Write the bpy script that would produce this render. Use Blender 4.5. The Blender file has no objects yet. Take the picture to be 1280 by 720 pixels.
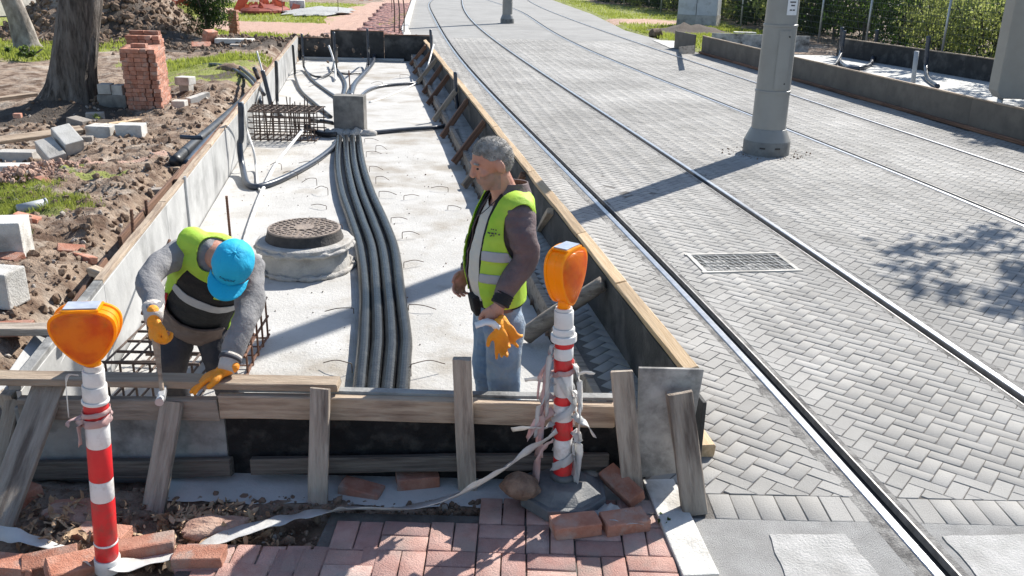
import bpy, bmesh, math, random
import numpy as np
from mathutils import Vector, Matrix, noise, Euler
random.seed(7); np.random.seed(7)
C = bpy.context.scene.collection
scene = bpy.context.scene
R = math.radians
# ------------------------------------------------------------------ camera model
FPX, PITCH, ROLL, HC = 1120.0, R(19.9), R(1.3), 2.55
PZ, SZ, WZ = 0.25, 0.08, 0.66        # paving level, platform slab level, formwork top
cF = Vector((0, math.cos(PITCH), -math.sin(PITCH)))
cU0 = Vector((0, math.sin(PITCH), math.cos(PITCH))); cR0 = Vector((1, 0, 0))
cR = math.cos(ROLL)*cR0 + math.sin(ROLL)*cU0
cU = -math.sin(ROLL)*cR0 + math.cos(ROLL)*cU0
CAM = Vector((0, 0, HC))
def ray(x, y): return cF + cR*((x-640)/FPX) - cU*((y-360)/FPX)
def at(x, y, z=PZ):
    d = ray(x, y); return CAM + d*((z-HC)/d.z)
def atY(x, y, Y):
    d = ray(x, y); return CAM + d*(Y/d.y)
SUN = Vector((.476, .603, .640)).normalized()

# ------------------------------------------------------------------ materials
def mat(name, c1, c2=None, scale=6, rough=.8, bump=0.0, bscale=None, metal=0.0, stretch=(1,1,1), c3=None, s3=1.5,
        attr=None, spec=.5, rnd=0.0, transl=None, contrast=(.35,.65), detail=5):
    m = bpy.data.materials.new(name); m.use_nodes = True
    nt = m.node_tree; N = nt.nodes; Lk = nt.links
    b = N['Principled BSDF']; b.inputs['Roughness'].default_value = rough
    b.inputs['Metallic'].default_value = metal; b.inputs['Specular IOR Level'].default_value = spec
    tc = N.new('ShaderNodeTexCoord'); mp = N.new('ShaderNodeMapping'); mp.inputs['Scale'].default_value = stretch
    Lk.new(tc.outputs['Object'], mp.inputs['Vector'])
    oi = N.new('ShaderNodeObjectInfo')
    ad = N.new('ShaderNodeVectorMath'); ad.operation = 'ADD'
    sc = N.new('ShaderNodeVectorMath'); sc.operation = 'SCALE'; sc.inputs['Scale'].default_value = 37.0
    cb = N.new('ShaderNodeCombineXYZ')
    for k in range(3): Lk.new(oi.outputs['Random'], cb.inputs[k])
    Lk.new(cb.outputs[0], sc.inputs[0]); Lk.new(mp.outputs[0], ad.inputs[0]); Lk.new(sc.outputs[0], ad.inputs[1])
    vec = ad.outputs[0]
    def nz(s, d=detail, rg=.6):
        n = N.new('ShaderNodeTexNoise'); n.inputs['Scale'].default_value = s; n.inputs['Detail'].default_value = d
        n.inputs['Roughness'].default_value = rg; Lk.new(vec, n.inputs['Vector']); return n.outputs['Fac']
    def ramp(f, a, b_):
        r = N.new('ShaderNodeMapRange'); r.inputs['From Min'].default_value = a; r.inputs['From Max'].default_value = b_
        Lk.new(f, r.inputs['Value']); return r.outputs[0]
    def mix(f, a, b_, mode='MIX'):
        x = N.new('ShaderNodeMix'); x.data_type = 'RGBA'; x.blend_type = mode
        if isinstance(f, float): x.inputs[0].default_value = f
        else: Lk.new(f, x.inputs[0])
        for i, s in ((6, a), (7, b_)):
            if isinstance(s, tuple): x.inputs[i].default_value = (*s[:3], 1)
            else: Lk.new(s, x.inputs[i])
        return x.outputs[2]
    col = None
    if c2:
        col = mix(ramp(nz(scale), *contrast), c1, c2)
    if c3:
        col = mix(ramp(nz(s3, 6), .5, .68), col if col else c1, c3)
    if attr:
        a = N.new('ShaderNodeAttribute'); a.attribute_name = attr
        col = mix(1.0, col if col else c1, a.outputs['Color'], 'MULTIPLY')
    if rnd:
        h = N.new('ShaderNodeHueSaturation')
        r = N.new('ShaderNodeMapRange'); r.inputs['To Min'].default_value = 1-rnd; r.inputs['To Max'].default_value = 1+rnd
        Lk.new(oi.outputs['Random'], r.inputs['Value']); Lk.new(r.outputs[0], h.inputs['Value'])
        if col: Lk.new(col, h.inputs['Color'])
        else: h.inputs['Color'].default_value = (*c1, 1)
        col = h.outputs[0]
    if col: Lk.new(col, b.inputs['Base Color'])
    else: b.inputs['Base Color'].default_value = (*c1, 1)
    if bump:
        bp = N.new('ShaderNodeBump'); bp.inputs['Strength'].default_value = min(1, bump); bp.inputs['Distance'].default_value = .01*max(1, bump)
        Lk.new(nz(bscale or scale*3, 8, .65), bp.inputs['Height']); Lk.new(bp.outputs[0], b.inputs['Normal'])
    if transl:
        t = N.new('ShaderNodeBsdfTranslucent'); t.inputs['Color'].default_value = (*transl[0], 1)
        ms = N.new('ShaderNodeMixShader'); ms.inputs[0].default_value = transl[1]
        Lk.new(b.outputs[0], ms.inputs[1]); Lk.new(t.outputs[0], ms.inputs[2])
        Lk.new(ms.outputs[0], N['Material Output'].inputs['Surface'])
    return m
M = {}
M['slab'] = mat('slab', (.41,.40,.38), (.50,.49,.47), 2.2, .9, .9, 45, c3=(.31,.28,.24), s3=1.7, detail=10)
M['slab2'] = mat('slab_b', (.42,.42,.40), (.52,.52,.50), 2, .9, .6, 30)
M['conc'] = mat('concrete', (.40,.38,.35), (.53,.51,.47), 5, .9, .8, 60, c3=(.24,.23,.21), s3=3, rnd=.12)
M['conc_l'] = mat('concrete_pale', (.50,.485,.45), (.62,.605,.57), 7, .9, .8, 70, c3=(.32,.30,.27), s3=4, rnd=.1)
M['conc_d'] = mat('concrete_dark', (.15,.14,.13), (.25,.24,.22), 7, .9, .8, 60, c3=(.10,.10,.095), s3=3)
M['asph'] = mat('road_concrete', (.29,.285,.275), (.37,.365,.355), 9, .92, 1.2, 160, c3=(.25,.245,.235), s3=2.2)
M['mortar'] = mat('rail_mortar', (.20,.19,.18), (.36,.35,.33), 22, .95, 2.0, 90, c3=(.10,.095,.09), s3=9)
M['joint'] = mat('joint_sand', (.10,.092,.083), (.16,.148,.135), 14, .95, 1, 120)
M['paver'] = mat('grey_paver', (.315,.305,.288), (.36,.35,.333), 3, .95, .6, 140, attr='tint', c3=(.275,.267,.252), s3=.7, spec=.2)
M['redpav'] = mat('red_paver', (.47,.26,.215), (.58,.38,.325), 9, .9, 1.0, 150, attr='tint', c3=(.40,.30,.26), s3=5)
M['brick'] = mat('brick', (.37,.145,.09), (.50,.25,.175), 12, .9, 1.0, 130, c3=(.42,.31,.26), s3=8, rnd=.22)
M['soil'] = None
M['wood_n'] = mat('timber_fresh', (.50,.34,.19), (.62,.46,.29), 3, .8, .6, 12, stretch=(.8,18,18), c3=(.36,.25,.15), s3=1.2, rnd=.15)
M['wood_o'] = mat('timber_weathered', (.27,.22,.175), (.45,.39,.325), 3.0, .88, 1.2, 9, stretch=(1.6,13,13), c3=(.13,.10,.08), s3=1.3, contrast=(.25,.75), detail=9, rnd=.2)
M['wood_m'] = mat('timber_mid', (.32,.235,.165), (.50,.405,.305), 3.0, .85, 1.0, 9, stretch=(1.6,13,13), c3=(.20,.14,.10), s3=1.3, contrast=(.25,.75), detail=9, rnd=.2)
M['wood_r'] = mat('timber_rusty_brown', (.15,.075,.045), (.27,.15,.095), 3, .88, .8, 12, stretch=(.8,18,18), c3=(.09,.05,.035), s3=1.6, rnd=.2)
M['wood_k'] = mat('timber_dark', (.10,.082,.068), (.20,.17,.14), 3, .9, 1.0, 12, stretch=(1.0,18,18), c3=(.05,.04,.035), s3=1.6)
M['ply'] = mat('plywood_grey', (.22,.21,.195), (.46,.44,.41), 9, .85, .5, 30, c3=(.12,.115,.11), s3=6)
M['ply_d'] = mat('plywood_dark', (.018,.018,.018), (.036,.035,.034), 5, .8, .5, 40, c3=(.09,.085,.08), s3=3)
M['ply_b'] = mat('plywood_brown', (.10,.088,.075), (.15,.132,.112), 4, .75, .5, 40, c3=(.08,.07,.06), s3=2)
M['film'] = mat('black_film', (.008,.008,.009), (.016,.016,.017), 10, .6, 1.5, 25, c3=(.045,.043,.04), s3=14, spec=.25)
M['form'] = mat('form_panel', (.34,.34,.335), (.47,.47,.46), 3, .5, .3, 30, c3=(.22,.22,.215), s3=2.1, spec=.5)
M['form_s'] = mat('form_stained', (.20,.20,.195), (.33,.33,.32), 5, .8, .8, 30, c3=(.06,.06,.06), s3=4)
M['rail'] = mat('rail_steel', (.30,.31,.33), (.42,.43,.45), 12, .36, .15, 60, metal=.9, stretch=(1,1,1))
M['rail_d'] = mat('rail_groove', (.008,.008,.008), (.018,.017,.015), 20, .8, .5, 60)
M['rail_lip'] = mat('rail_lip', (.22,.21,.20), (.34,.33,.32), 20, .5, .4, 60, metal=.5)
M['steel'] = mat('galvanised', (.42,.43,.44), (.52,.53,.54), 8, .45, .2, 40, metal=.5)
M['polep'] = mat('pole_paint', (.235,.232,.22), (.262,.26,.248), 3, .42, .08, 60, c3=(.215,.212,.20), s3=1.2, spec=.5)
M['polep2'] = mat('pole_collar', (.15,.15,.145), (.20,.20,.19), 8, .6, .4, 60, c3=(.12,.115,.105), s3=5)
M['beige'] = mat('beige_cabinet', (.27,.25,.22), (.30,.28,.245), 3, .6, .2, 80)
M['cabw'] = mat('cabinet_pale', (.50,.52,.54), (.58,.60,.62), 3, .6, .1, 40, c3=(.42,.43,.43), s3=4)
M['blackpl'] = mat('black_conduit', (.016,.017,.020), (.03,.032,.036), 8, .42, .3, 50, c3=(.075,.075,.075), s3=5)
M['bluepl'] = mat('blue_black_conduit', (.022,.030,.045), (.04,.052,.075), 8, .32, .2, 50, c3=(.06,.068,.085), s3=6)
M['corr'] = mat('corrugated_pipe', (.006,.0062,.0066), (.011,.0115,.012), 12, .27, .2, 60, c3=(.028,.028,.027), s3=16, spec=.3)
M['patch'] = mat('cast_patch', (.36,.355,.34), (.46,.45,.435), 9, .9, 1.0, 80, c3=(.30,.29,.275), s3=3)
M['grate'] = mat('grate_iron', (.26,.26,.25), (.34,.34,.33), 9, .7, .5, 80)
M['stain'] = mat('lime_stained', (.30,.30,.29), (.55,.55,.54), 5, .85, .8, 30, c3=(.09,.085,.08), s3=4)
M['whitepl'] = mat('white_plastic', (.66,.65,.63), (.76,.75,.73), 9, .5, .2, 40, c3=(.52,.49,.45), s3=7)
M['greypvc'] = mat('grey_pvc', (.30,.32,.34), (.38,.40,.42), 6, .5, .2, 40)
M['rubber'] = mat('rubber_base', (.085,.09,.095), (.14,.145,.15), 7, .62, .6, 60, c3=(.20,.195,.185), s3=5)
M['rust'] = mat('rusty_rebar', (.12,.055,.035), (.20,.10,.06), 20, .85, .8, 80)
M['rust_d'] = mat('dark_rebar', (.07,.05,.042), (.13,.085,.062), 20, .8, .8, 80)
M['wire'] = mat('tie_wire', (.09,.06,.045), (.15,.11,.08), 20, .7)
M['iron'] = mat('cast_iron', (.15,.12,.10), (.27,.215,.18), 12, .7, .8, 60, c3=(.36,.29,.23), s3=5, metal=.2)
M['iron_d'] = mat('cast_iron_dark', (.03,.027,.025), (.06,.052,.048), 12, .7, .8, 60)
M['plaster'] = mat('cement_spill', (.40,.385,.36), (.52,.50,.47), 12, .9, 1.5, 60, c3=(.38,.35,.31), s3=8)
M['stone'] = mat('stone', (.27,.24,.21), (.38,.34,.30), 10, .9, 1.2, 60, rnd=.2)
M['clod'] = mat('earth_clod', (.125,.078,.052), (.26,.185,.13), 8, .95, 1.5, 60)
M['clodr'] = mat('red_clod', (.34,.20,.15), (.46,.32,.25), 8, .95, 1.5, 60)
M['stone_b'] = mat('brown_rubble', (.17,.105,.075), (.33,.23,.17), 18, .95, 2.5, 60)
M['red'] = mat('red_sheeting', (.62,.015,.02), (.70,.025,.03), 6, .42, .2, 40, c3=(.42,.05,.04), s3=14)
M['white'] = mat('white_sheeting', (.66,.655,.645), (.76,.755,.745), 6, .45, .2, 40, c3=(.48,.44,.40), s3=13)
M['tape'] = mat('white_tape', (.64,.64,.63), (.76,.76,.75), 14, .5, .4, 60, c3=(.55,.50,.46), s3=8, transl=((.6,.6,.58), .35))
M['tape_p'] = mat('faded_pink_tape', (.62,.40,.38), (.72,.58,.56), 14, .5, .4, 60, transl=((.6,.4,.38), .35))
M['amber'] = mat('amber_lens', (.72,.15,.001), (.95,.36,.006), 14, .12, .5, 90, spec=.7, transl=((1.0,.40,.0), .5), contrast=(.4,.6))
M['amber2'] = mat('amber_housing', (.98,.42,.004), (1.0,.48,.008), 9, .3, .1, 60, transl=((1.0,.5,.0), .45))
M['solar'] = mat('solar_panel', (.30,.33,.40), (.45,.48,.54), 20, .15)
M['bark'] = mat('bark', (.042,.034,.028), (.17,.145,.125), 9, .95, 4.0, 16, stretch=(2.5,2.5,.45), c3=(.26,.235,.21), s3=2.5)
M['bark_l'] = mat('pale_bark', (.22,.19,.16), (.42,.38,.34), 6, .95, 2.0, 18, stretch=(1,1,.6), c3=(.10,.08,.07), s3=2)
def leafm(n, a, b, t): return mat(n, a, b, 2.5, .6, 0, transl=(t, .45))
M['leaf_d'] = leafm('leaf_dark', (.018,.036,.012), (.036,.066,.018), (.045,.09,.015))
M['leaf_m'] = leafm('leaf_mid', (.030,.058,.016), (.06,.092,.026), (.11,.18,.03))
M['leaf_b'] = leafm('leaf_bright', (.14,.18,.05), (.26,.29,.12), (.50,.56,.17))
M['grass'] = mat('grass_blade', (.11,.145,.03), (.20,.23,.06), .8, .7, 0, transl=((.40,.46,.08), .4))
M['deadleaf'] = mat('dead_leaf', (.26,.15,.08), (.48,.36,.24), 9, .85, .5, 60)
M['skin'] = mat('skin', (.42,.20,.14), (.52,.27,.19), 14, .55, .4, 60, c3=(.36,.14,.10), s3=9)
M['hair'] = mat('grey_hair', (.17,.16,.145), (.46,.44,.415), 30, .7, 1, 120)
M['stub'] = mat('stubble', (.36,.22,.17), (.30,.20,.165), 60, .8, .4, 200)
M['lime'] = mat('hi_vis_lime', (.48,.70,.07), (.56,.77,.09), 3, .65, .8, 14, c3=(.40,.68,.04), s3=4, transl=((.5,.9,.05), .25))
M['silver'] = mat('reflective_grey', (.30,.31,.33), (.38,.39,.41), 8, .45, .4, 40)
M['jacket'] = mat('plum_jacket', (.115,.08,.083), (.165,.12,.123), 8, .75, 2.0, 12, c3=(.10,.075,.078), s3=5)
M['black_c'] = mat('black_cloth', (.006,.006,.007), (.014,.014,.016), 8, .85, 1.5, 16)
M['shirt'] = mat('cream_shirt', (.52,.49,.43), (.60,.57,.51), 5, .85, 2.0, 9)
M['jeans'] = mat('worn_jeans', (.13,.20,.30), (.24,.33,.44), 7, .85, 2.0, 14, c3=(.36,.35,.31), s3=3.0)
M['trous'] = mat('dark_trousers', (.022,.022,.028), (.045,.042,.05), 6, .85, 2.0, 12, c3=(.07,.058,.055), s3=4)
M['sweat'] = mat('grey_sweater', (.225,.222,.228), (.25,.248,.252), 30, .9, 2.0, 14, c3=(.17,.17,.18), s3=5)
M['glove'] = mat('orange_glove', (.85,.27,.008), (.92,.36,.015), 9, .55, 1.2, 40)
M['glovec'] = mat('glove_cuff', (.48,.44,.40), (.58,.54,.50), 9, .85, 1.2, 50)
M['cap'] = mat('sky_blue_cap', (.0,.36,.60), (.005,.43,.68), 5, .75, 1.0, 14)
M['capd'] = mat('cap_mark', (.01,.09,.18))
M['leather'] = mat('brown_leather', (.085,.055,.045), (.15,.105,.088), 8, .7, 1.2, 30)
M['eye'] = mat('eye', (.03,.02,.02), rough=.2)
M['nail'] = mat('nail_steel', (.2,.2,.2), rough=.4, metal=.8)
M['rednet'] = mat('orange_net', (.26,.045,.03), (.36,.09,.055), 12, .7, .3, 40, transl=((.4,.09,.05), .25))
M['ink'] = mat('printed_ink', (.05,.05,.06))
M['paper'] = mat('sticker_paper', (.62,.63,.65), (.70,.71,.73), 9, .5)
M['gravel'] = mat('gravel', (.30,.30,.29), (.46,.46,.45), 30, .95, 2, 90)

# ------------------------------------------------------------------ mesh builder
def frame(d, up=Vector((0,0,1))):
    d = Vector(d).normalized(); u = Vector(up)
    if abs(d.dot(u.normalized())) > .98: u = Vector((0,1,0)) if abs(d.y) < .9 else Vector((1,0,0))
    s = u.cross(d).normalized(); u = d.cross(s).normalized()
    return d, s, u
def crom(pts, n=8):
    P = [Vector(p) for p in pts]
    if len(P) < 3: return P
    out = []
    Q = [P[0]*2-P[1]] + P + [P[-1]*2-P[-2]]
    for i in range(1, len(Q)-2):
        a, b, c, d = Q[i-1:i+3]
        for k in range(n):
            t = k/n
            out.append(.5*((2*b)+(c-a)*t+(2*a-5*b+4*c-d)*t*t+(3*b-a-3*c+d)*t**3))
    out.append(P[-1]); return out
class MB:
    def __init__(s): s.v = []; s.f = []; s.m = []; s.tint = None
    def add(s, vs, fs, mi=0):
        o = len(s.v); s.v += [tuple(v) for v in vs]; s.f += [tuple(o+i for i in f) for f in fs]; s.m += [mi]*len(fs); return s
    def box(s, c, size, rot=None, mi=0, ch=0.0):
        c = Vector(c); hx, hy, hz = [k/2 for k in size]
        rot = rot or Matrix.Identity(3)
        if ch <= 0:
            vs = [c + rot @ Vector((x, y, z)) for z in (-hz, hz) for y in (-hy, hy) for x in (-hx, hx)]
            return s.add(vs, [(0,2,3,1),(4,5,7,6),(0,1,5,4),(2,6,7,3),(0,4,6,2),(1,3,7,5)], mi)
        bm = bmesh.new(); bmesh.ops.create_cube(bm, size=1)
        for v in bm.verts: v.co = Vector((v.co.x*size[0], v.co.y*size[1], v.co.z*size[2]))
        bmesh.ops.bevel(bm, geom=bm.edges[:], offset=ch, segments=2, profile=.6, affect='EDGES')
        bm.verts.index_update()
        vs = [c + rot @ v.co for v in bm.verts]; fs = [[v.index for v in f.verts] for f in bm.faces]; bm.free()
        return s.add(vs, fs, mi)
    def tube(s, path, r, n=10, mi=0, cap=True, flat=1.0, up=Vector((0,0,1))):
        P = [Vector(p) for p in path]; k = len(P)
        rr = r if hasattr(r, '__len__') else [r]*k
        vs = []; prev = None
        for i in range(k):
            d = (P[min(i+1,k-1)]-P[max(i-1,0)])
            if d.length < 1e-9: d = Vector((0,0,1))
            d.normalize()
            if prev is None: _, a, b = frame(d, up)
            else:
                a = prev - d*prev.dot(d)
                if a.length < 1e-6: _, a, b = frame(d, up)
                a.normalize(); b = d.cross(a)
            prev = a
            for j in range(n):
                t = 2*math.pi*j/n; vs.append(P[i] + (a*math.cos(t) + b*math.sin(t)*flat)*rr[i])
        fs = [(i*n+j, i*n+(j+1)%n, (i+1)*n+(j+1)%n, (i+1)*n+j) for i in range(k-1) for j in range(n)]
        if cap: fs += [tuple(range(n-1,-1,-1)), tuple((k-1)*n+j for j in range(n))]
        return s.add(vs, fs, mi)
    def lathe(s, prof, c=(0,0,0), n=32, mi=0, rot=None, jit=0):
        c = Vector(c); rot = rot or Matrix.Identity(3); vs = []
        for (r, z) in prof:
            for j in range(n):
                t = 2*math.pi*j/n
                q = 1 + (jit*noise.noise(Vector((math.cos(t)*3, math.sin(t)*3, z*20))) if jit else 0)
                vs.append(c + rot @ Vector((r*q*math.cos(t), r*q*math.sin(t), z)))
        k = len(prof)
        fs = [(i*n+j, i*n+(j+1)%n, (i+1)*n+(j+1)%n, (i+1)*n+j) for i in range(k-1) for j in range(n)]
        fs += [tuple(range(n-1,-1,-1)), tuple((k-1)*n+j for j in range(n))]
        return s.add(vs, fs, mi)
    def prism(s, poly, h, M4=None, mi=0):
        """poly in local xy, extruded 0..h along local z"""
        n = len(poly); M4 = M4 or Matrix.Identity(4)
        vs = [M4 @ Vector((x, y, 0)) for x, y in poly] + [M4 @ Vector((x, y, h)) for x, y in poly]
        fs = [tuple(range(n-1,-1,-1)), tuple(range(n, 2*n))] + [(i, (i+1)%n, n+(i+1)%n, n+i) for i in range(n)]
        return s.add(vs, fs, mi)
    def ell(s, c, rad, rot=None, n=14, m=9, mi=0):
        c = Vector(c); rot = rot or Matrix.Identity(3)
        vs = [c + rot @ Vector((0,0,-rad[2]))]
        for i in range(1, m):
            a = -math.pi/2 + math.pi*i/m
            for j in range(n):
                t = 2*math.pi*j/n
                vs.append(c + rot @ Vector((rad[0]*math.cos(a)*math.cos(t), rad[1]*math.cos(a)*math.sin(t), rad[2]*math.sin(a))))
        vs.append(c + rot @ Vector((0,0,rad[2]))); L = len(vs)-1
        fs = [(0, 1+(j+1)%n, 1+j) for j in range(n)]
        fs += [(1+i*n+j, 1+i*n+(j+1)%n, 1+(i+1)*n+(j+1)%n, 1+(i+1)*n+j) for i in range(m-2) for j in range(n)]
        fs += [(L, 1+(m-2)*n+j, 1+(m-2)*n+(j+1)%n) for j in range(n)]
        return s.add(vs, fs, mi)
    def build(s, name, m, parent=None, origin=None, smooth=False):
        o = Vector(origin) if origin is not None else (parent.location.copy() if parent else None)
        if o is None:
            a = np.array(s.v); o = Vector((float(a[:,0].mean()), float(a[:,1].mean()), float(a[:,2].min())))
        me = bpy.data.meshes.new(name)
        me.from_pydata([(v[0]-o.x, v[1]-o.y, v[2]-o.z) for v in s.v], [], s.f)
        ms = m if isinstance(m, list) else [m]
        for q in ms: me.materials.append(q)
        if len(ms) > 1: me.polygons.foreach_set('material_index', s.m)
        if smooth: me.polygons.foreach_set('use_smooth', [True]*len(me.polygons))
        me.update()
        ob = bpy.data.objects.new(name, me); C.objects.link(ob)
        if parent: ob.parent = parent
        else: ob.location = o
        return ob
def tag(o, label=None, cat=None, group=None, kind=None):
    if label: o['label'] = label
    if cat: o['category'] = cat
    if group: o['group'] = group
    if kind: o['kind'] = kind
    return o
def thing(name, loc, label, cat, group=None):
    o = bpy.data.objects.new(name, None); o.empty_display_size = .1; C.objects.link(o); o.location = loc
    return tag(o, label, cat, group)
def struct(o): o['kind'] = 'structure'; return o
def beam(name, p0, p1, w, t, m, up=(0,0,1), parent=None, jit=.004, label=None, cat='plank', group=None, seg=None, notch=True):
    p0, p1 = Vector(p0), Vector(p1); L = (p1-p0).length; d, s_, u = frame(p1-p0, Vector(up))
    seg = seg or max(2, int(L/.12)); c = min(w, t)*.12
    prof = [(-w/2+c,-t/2),(w/2-c,-t/2),(w/2,-t/2+c),(w/2,t/2-c),(w/2-c,t/2),(-w/2+c,t/2),(-w/2,t/2-c),(-w/2,-t/2+c)]
    vs = []; r0 = random.random()*50; n = 8
    for i in range(seg+1):
        x = -L/2 + L*i/seg
        bx = noise.noise(Vector((r0, x*.9, 0)))*jit*2.5; bz = noise.noise(Vector((r0+9, x*.9, 0)))*jit*1.5
        for k, (a, b) in enumerate(prof):
            j = noise.noise(Vector((r0+k*3, x*3, 1)))*jit
            e = (random.random()-.5)*.012 if i in (0, seg) else 0
            vs.append((x+e, a+bx+j*(1 if a > 0 else -1), b+bz+j*.6))
    fs = [(i*n+j, (i+1)*n+j, (i+1)*n+(j+1)%n, i*n+(j+1)%n) for i in range(seg) for j in range(n)]
    fs += [tuple(range(n)), tuple(seg*n+j for j in range(n-1,-1,-1))]
    fs = [tuple(reversed(f)) for f in fs]
    me = bpy.data.meshes.new(name); me.from_pydata(vs, [], fs); me.materials.append(m)
    ob = bpy.data.objects.new(name, me); C.objects.link(ob)
    mw = Matrix((( d.x, s_.x, u.x),(d.y, s_.y, u.y),(d.z, s_.z, u.z)))
    loc = (p0+p1)/2
    if parent: ob.parent = parent; loc = loc - parent.location
    ob.location = loc; ob.rotation_euler = mw.to_euler()
    if not parent: tag(ob, label, cat, group)
    return ob
def bevel(o, w=.004, seg=2):
    md = o.modifiers.new('bevel', 'BEVEL'); md.width = w; md.segments = seg; md.limit_method = 'ANGLE'; return o
def rotz(a): return Matrix.Rotation(a, 3, 'Z')
def fbm(x, y, s, z=0, o=4): return noise.fractal(Vector((x*s, y*s, z)), 1.0, 2.0, o)
# ------------------------------------------------------------------ layout curves
Lx = lambda Y: -1.640-.1696*Y
Rx = lambda Y: 1.575-.1670*Y
YF, YE = 3.74, 24.2                  # front and far end of the platform pit
UL = Vector((-.1672, .9859, 0)); UR = Vector((-.1647, .9863, 0))
NR = Vector((.9863, .1647, 0))       # outward normal of the right wall
def sm(a, b, x):
    t = min(1, max(0, (x-a)/(b-a))); return t*t*(3-2*t)
def interp(pts):
    ys = [p[0] for p in pts]; xs = [p[1] for p in pts]
    return lambda y: float(np.interp(y, ys, xs))
road_l = interp([(-2, .62+.13), (3.74, .95-.30), (24.2, -2.47-.32), (24.9,-2.7), (32.1, -3.79), (59.6, -6.5), (75,-9)])
road_r = interp([(-2, 9.6), (5, 8.5), (12.78, 7.3), (15.7, 6.85), (21.5, 5.93), (26.6, 5.18), (29.5, 5.0), (35.4, 4.04), (46.7, 3.68), (64.8, 2.3), (75, .5)])

# ------------------------------------------------------------------ ground sheet
def zone(px, py, rx, ry, g): p = at(px, py, .3); return (p.x, p.y, rx, ry, g)
GR = [zone(20,55,3.5,3.5,1), zone(225,33,2.2,4,1), zone(30,68,1.6,1.4,.58), zone(235,80,1.6,1.4,.55), zone(300,78,1.2,1.2,.5), zone(40,30,14,5,1), zone(235,38,3.2,5,1), zone(100,8,20,6,1), zone(380,22,4.2,8.5,1), zone(450,25,2.2,9,1), zone(360,8,6,7,1),
      zone(235,85,1.5,1.2,.75), zone(270,100,1.6,1.3,.7), zone(215,78,1.2,1,.7), zone(20,245,.5,.35,.9), zone(60,270,.55,.28,.95), zone(40,262,.5,.3,.8), zone(8,230,.3,.3,.8),
      zone(760,22,6,20,1), zone(860,45,2.5,5,1), zone(700,6,3,16,1), zone(820,30,4,9,1), zone(920,40,2.5,3,.8)]
RD = [zone(455,25,1.15,10,1), zone(485,8,2.0,16,1), zone(300,30,6,2.6,1), zone(210,10,12,3.0,1), zone(400,38,4,1.8,.9), zone(55,215,.7,.55,.8), zone(20,205,.5,.4,.6), zone(800,25,3,2.5,.6)]
DK = [zone(200,48,1.6,1.4,1), zone(250,57,2.6,1.6,1), zone(320,60,2.2,1.6,.9), zone(300,100,.8,1.0,.7), zone(70,150,1.4,.9,.8), zone(868,36,2.4,3.0,1)]  # the zone before the big tree paints its shade into the soil
def zval(Z, x, y):
    v = 0
    for (cx, cy, rx, ry, g) in Z:
        d = math.hypot((x-cx)/rx, (y-cy)/ry); v = max(v, g*(1-sm(.65, 1.1, d)))
    return v
mound = at(100, 52, .3); mound.x -= .6; MD2 = at(868, 40, .3)
def hsoil(x, y):
    """height of the bare ground, left of the pit and elsewhere"""
    if y < YF-.04:                                   # strip in front of the formwork
        h = .205 + .02*fbm(x, y, 3, 5) + .012*fbm(x, y, 14, 9)
        if x < -1.2: h += .02*sm(-1.2, -1.8, x)
        h -= .05*sm(-.05,.05, .06-abs(y-YF+.1))
        return min(h, .245) if y < 3.3 else h
    d = Lx(y) - x                                    # distance left of the left wall
    if d > -.05 and y < YE+.3:
        bank = sm(.22, .75, d)*(1-sm(1.3, 2.4, d))
        h = .06 + .20*sm(.12, .7, d) + .13*bank
        amp = sm(.1, .6, d)
        h += amp*(.07*fbm(x, y, 1.4, 2) + (.045+.02*bank)*fbm(x, y, 5, 3) + .018*fbm(x, y, 17, 4) + .008*fbm(x,y,45,6))
    else:
        h = .24 + .03*fbm(x, y, .8, 1)
        if x < road_l(y): h += .03*fbm(x, y, 4, 1)
    # spoil heap behind the big tree, lesser heaps by the far wall
    for (cx, cy, rx, ry, H) in ((mound.x+.0, mound.y+3.2, 3.1, 3.3, 1.95), (mound.x+2.3, mound.y+1.2, 1.5, 1.6, .3), (-5.6, 24.3, 1.9, 1.7, .30), (-4.2, 25.6, 3.2, 1.0, .36),
                                (-7.9, 25.8, 1.6, 1.0, .25), (-6.9, 13.5, 1.5, 1.1, .22), (-6.2, 12.0, 1.3, .8, .1)):
        q = math.hypot((x-cx)/rx, (y-cy)/ry)
        if q < 1.15: h += H*(1-sm(0, 1.1, q))*(1+.35*fbm(x, y, 1.2, 8)) + .10*min(1,H)*(1-sm(.6,1.15,q))*fbm(x, y, 5, 8)
    return h
def hground(x, y):
    if road_l(y)-.05 < x < road_r(y)+.4: 
        if x > road_r(y): 
            return .10
        return .12
    if YF-.02 < y < YE+.15 and Lx(y)+.02 < x < Rx(y)+.3: return -.12
    if y < YF and -3.5 < x < 1.0 and y < 3.45 and x > -1.5: return min(hsoil(x, y), .195)
    if x > road_r(y): 
        h = .24 + .02*fbm(x, y, 1, 3)
        p = at(868, 40, .3); q = math.hypot((x-p.x)/1.7, (y-p.y-1)/1.6); h += .30*(1-sm(0, 1, q))*(1+.7*fbm(x, y, 2.5, 1))
        if y < 26.5: h = .12
        return h
    return hsoil(x, y)
def steps(segs):
    out = []; 
    for a, b, s in segs: out += list(np.arange(a, b-1e-6, s))
    return out + [segs[-1][1]]
xs = steps([(-90,-30,6), (-30,-16,1.0), (-16,-8,.22), (-8,-5.2,.085), (-5.2,-1.9,.04), (-1.9,1.1,.05), (1.1,3,.3), (3,12,.3), (12,30,1.5), (30,90,6)])
ys = steps([(-20,1.0,1.5), (1.0,2.6,.2), (2.6,4.0,.04), (4.0,11,.05), (11,17,.08), (17,32,.18), (32,65,.5), (65,160,6)])
nx, ny = len(xs), len(ys)
vs = []; col = []
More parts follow.
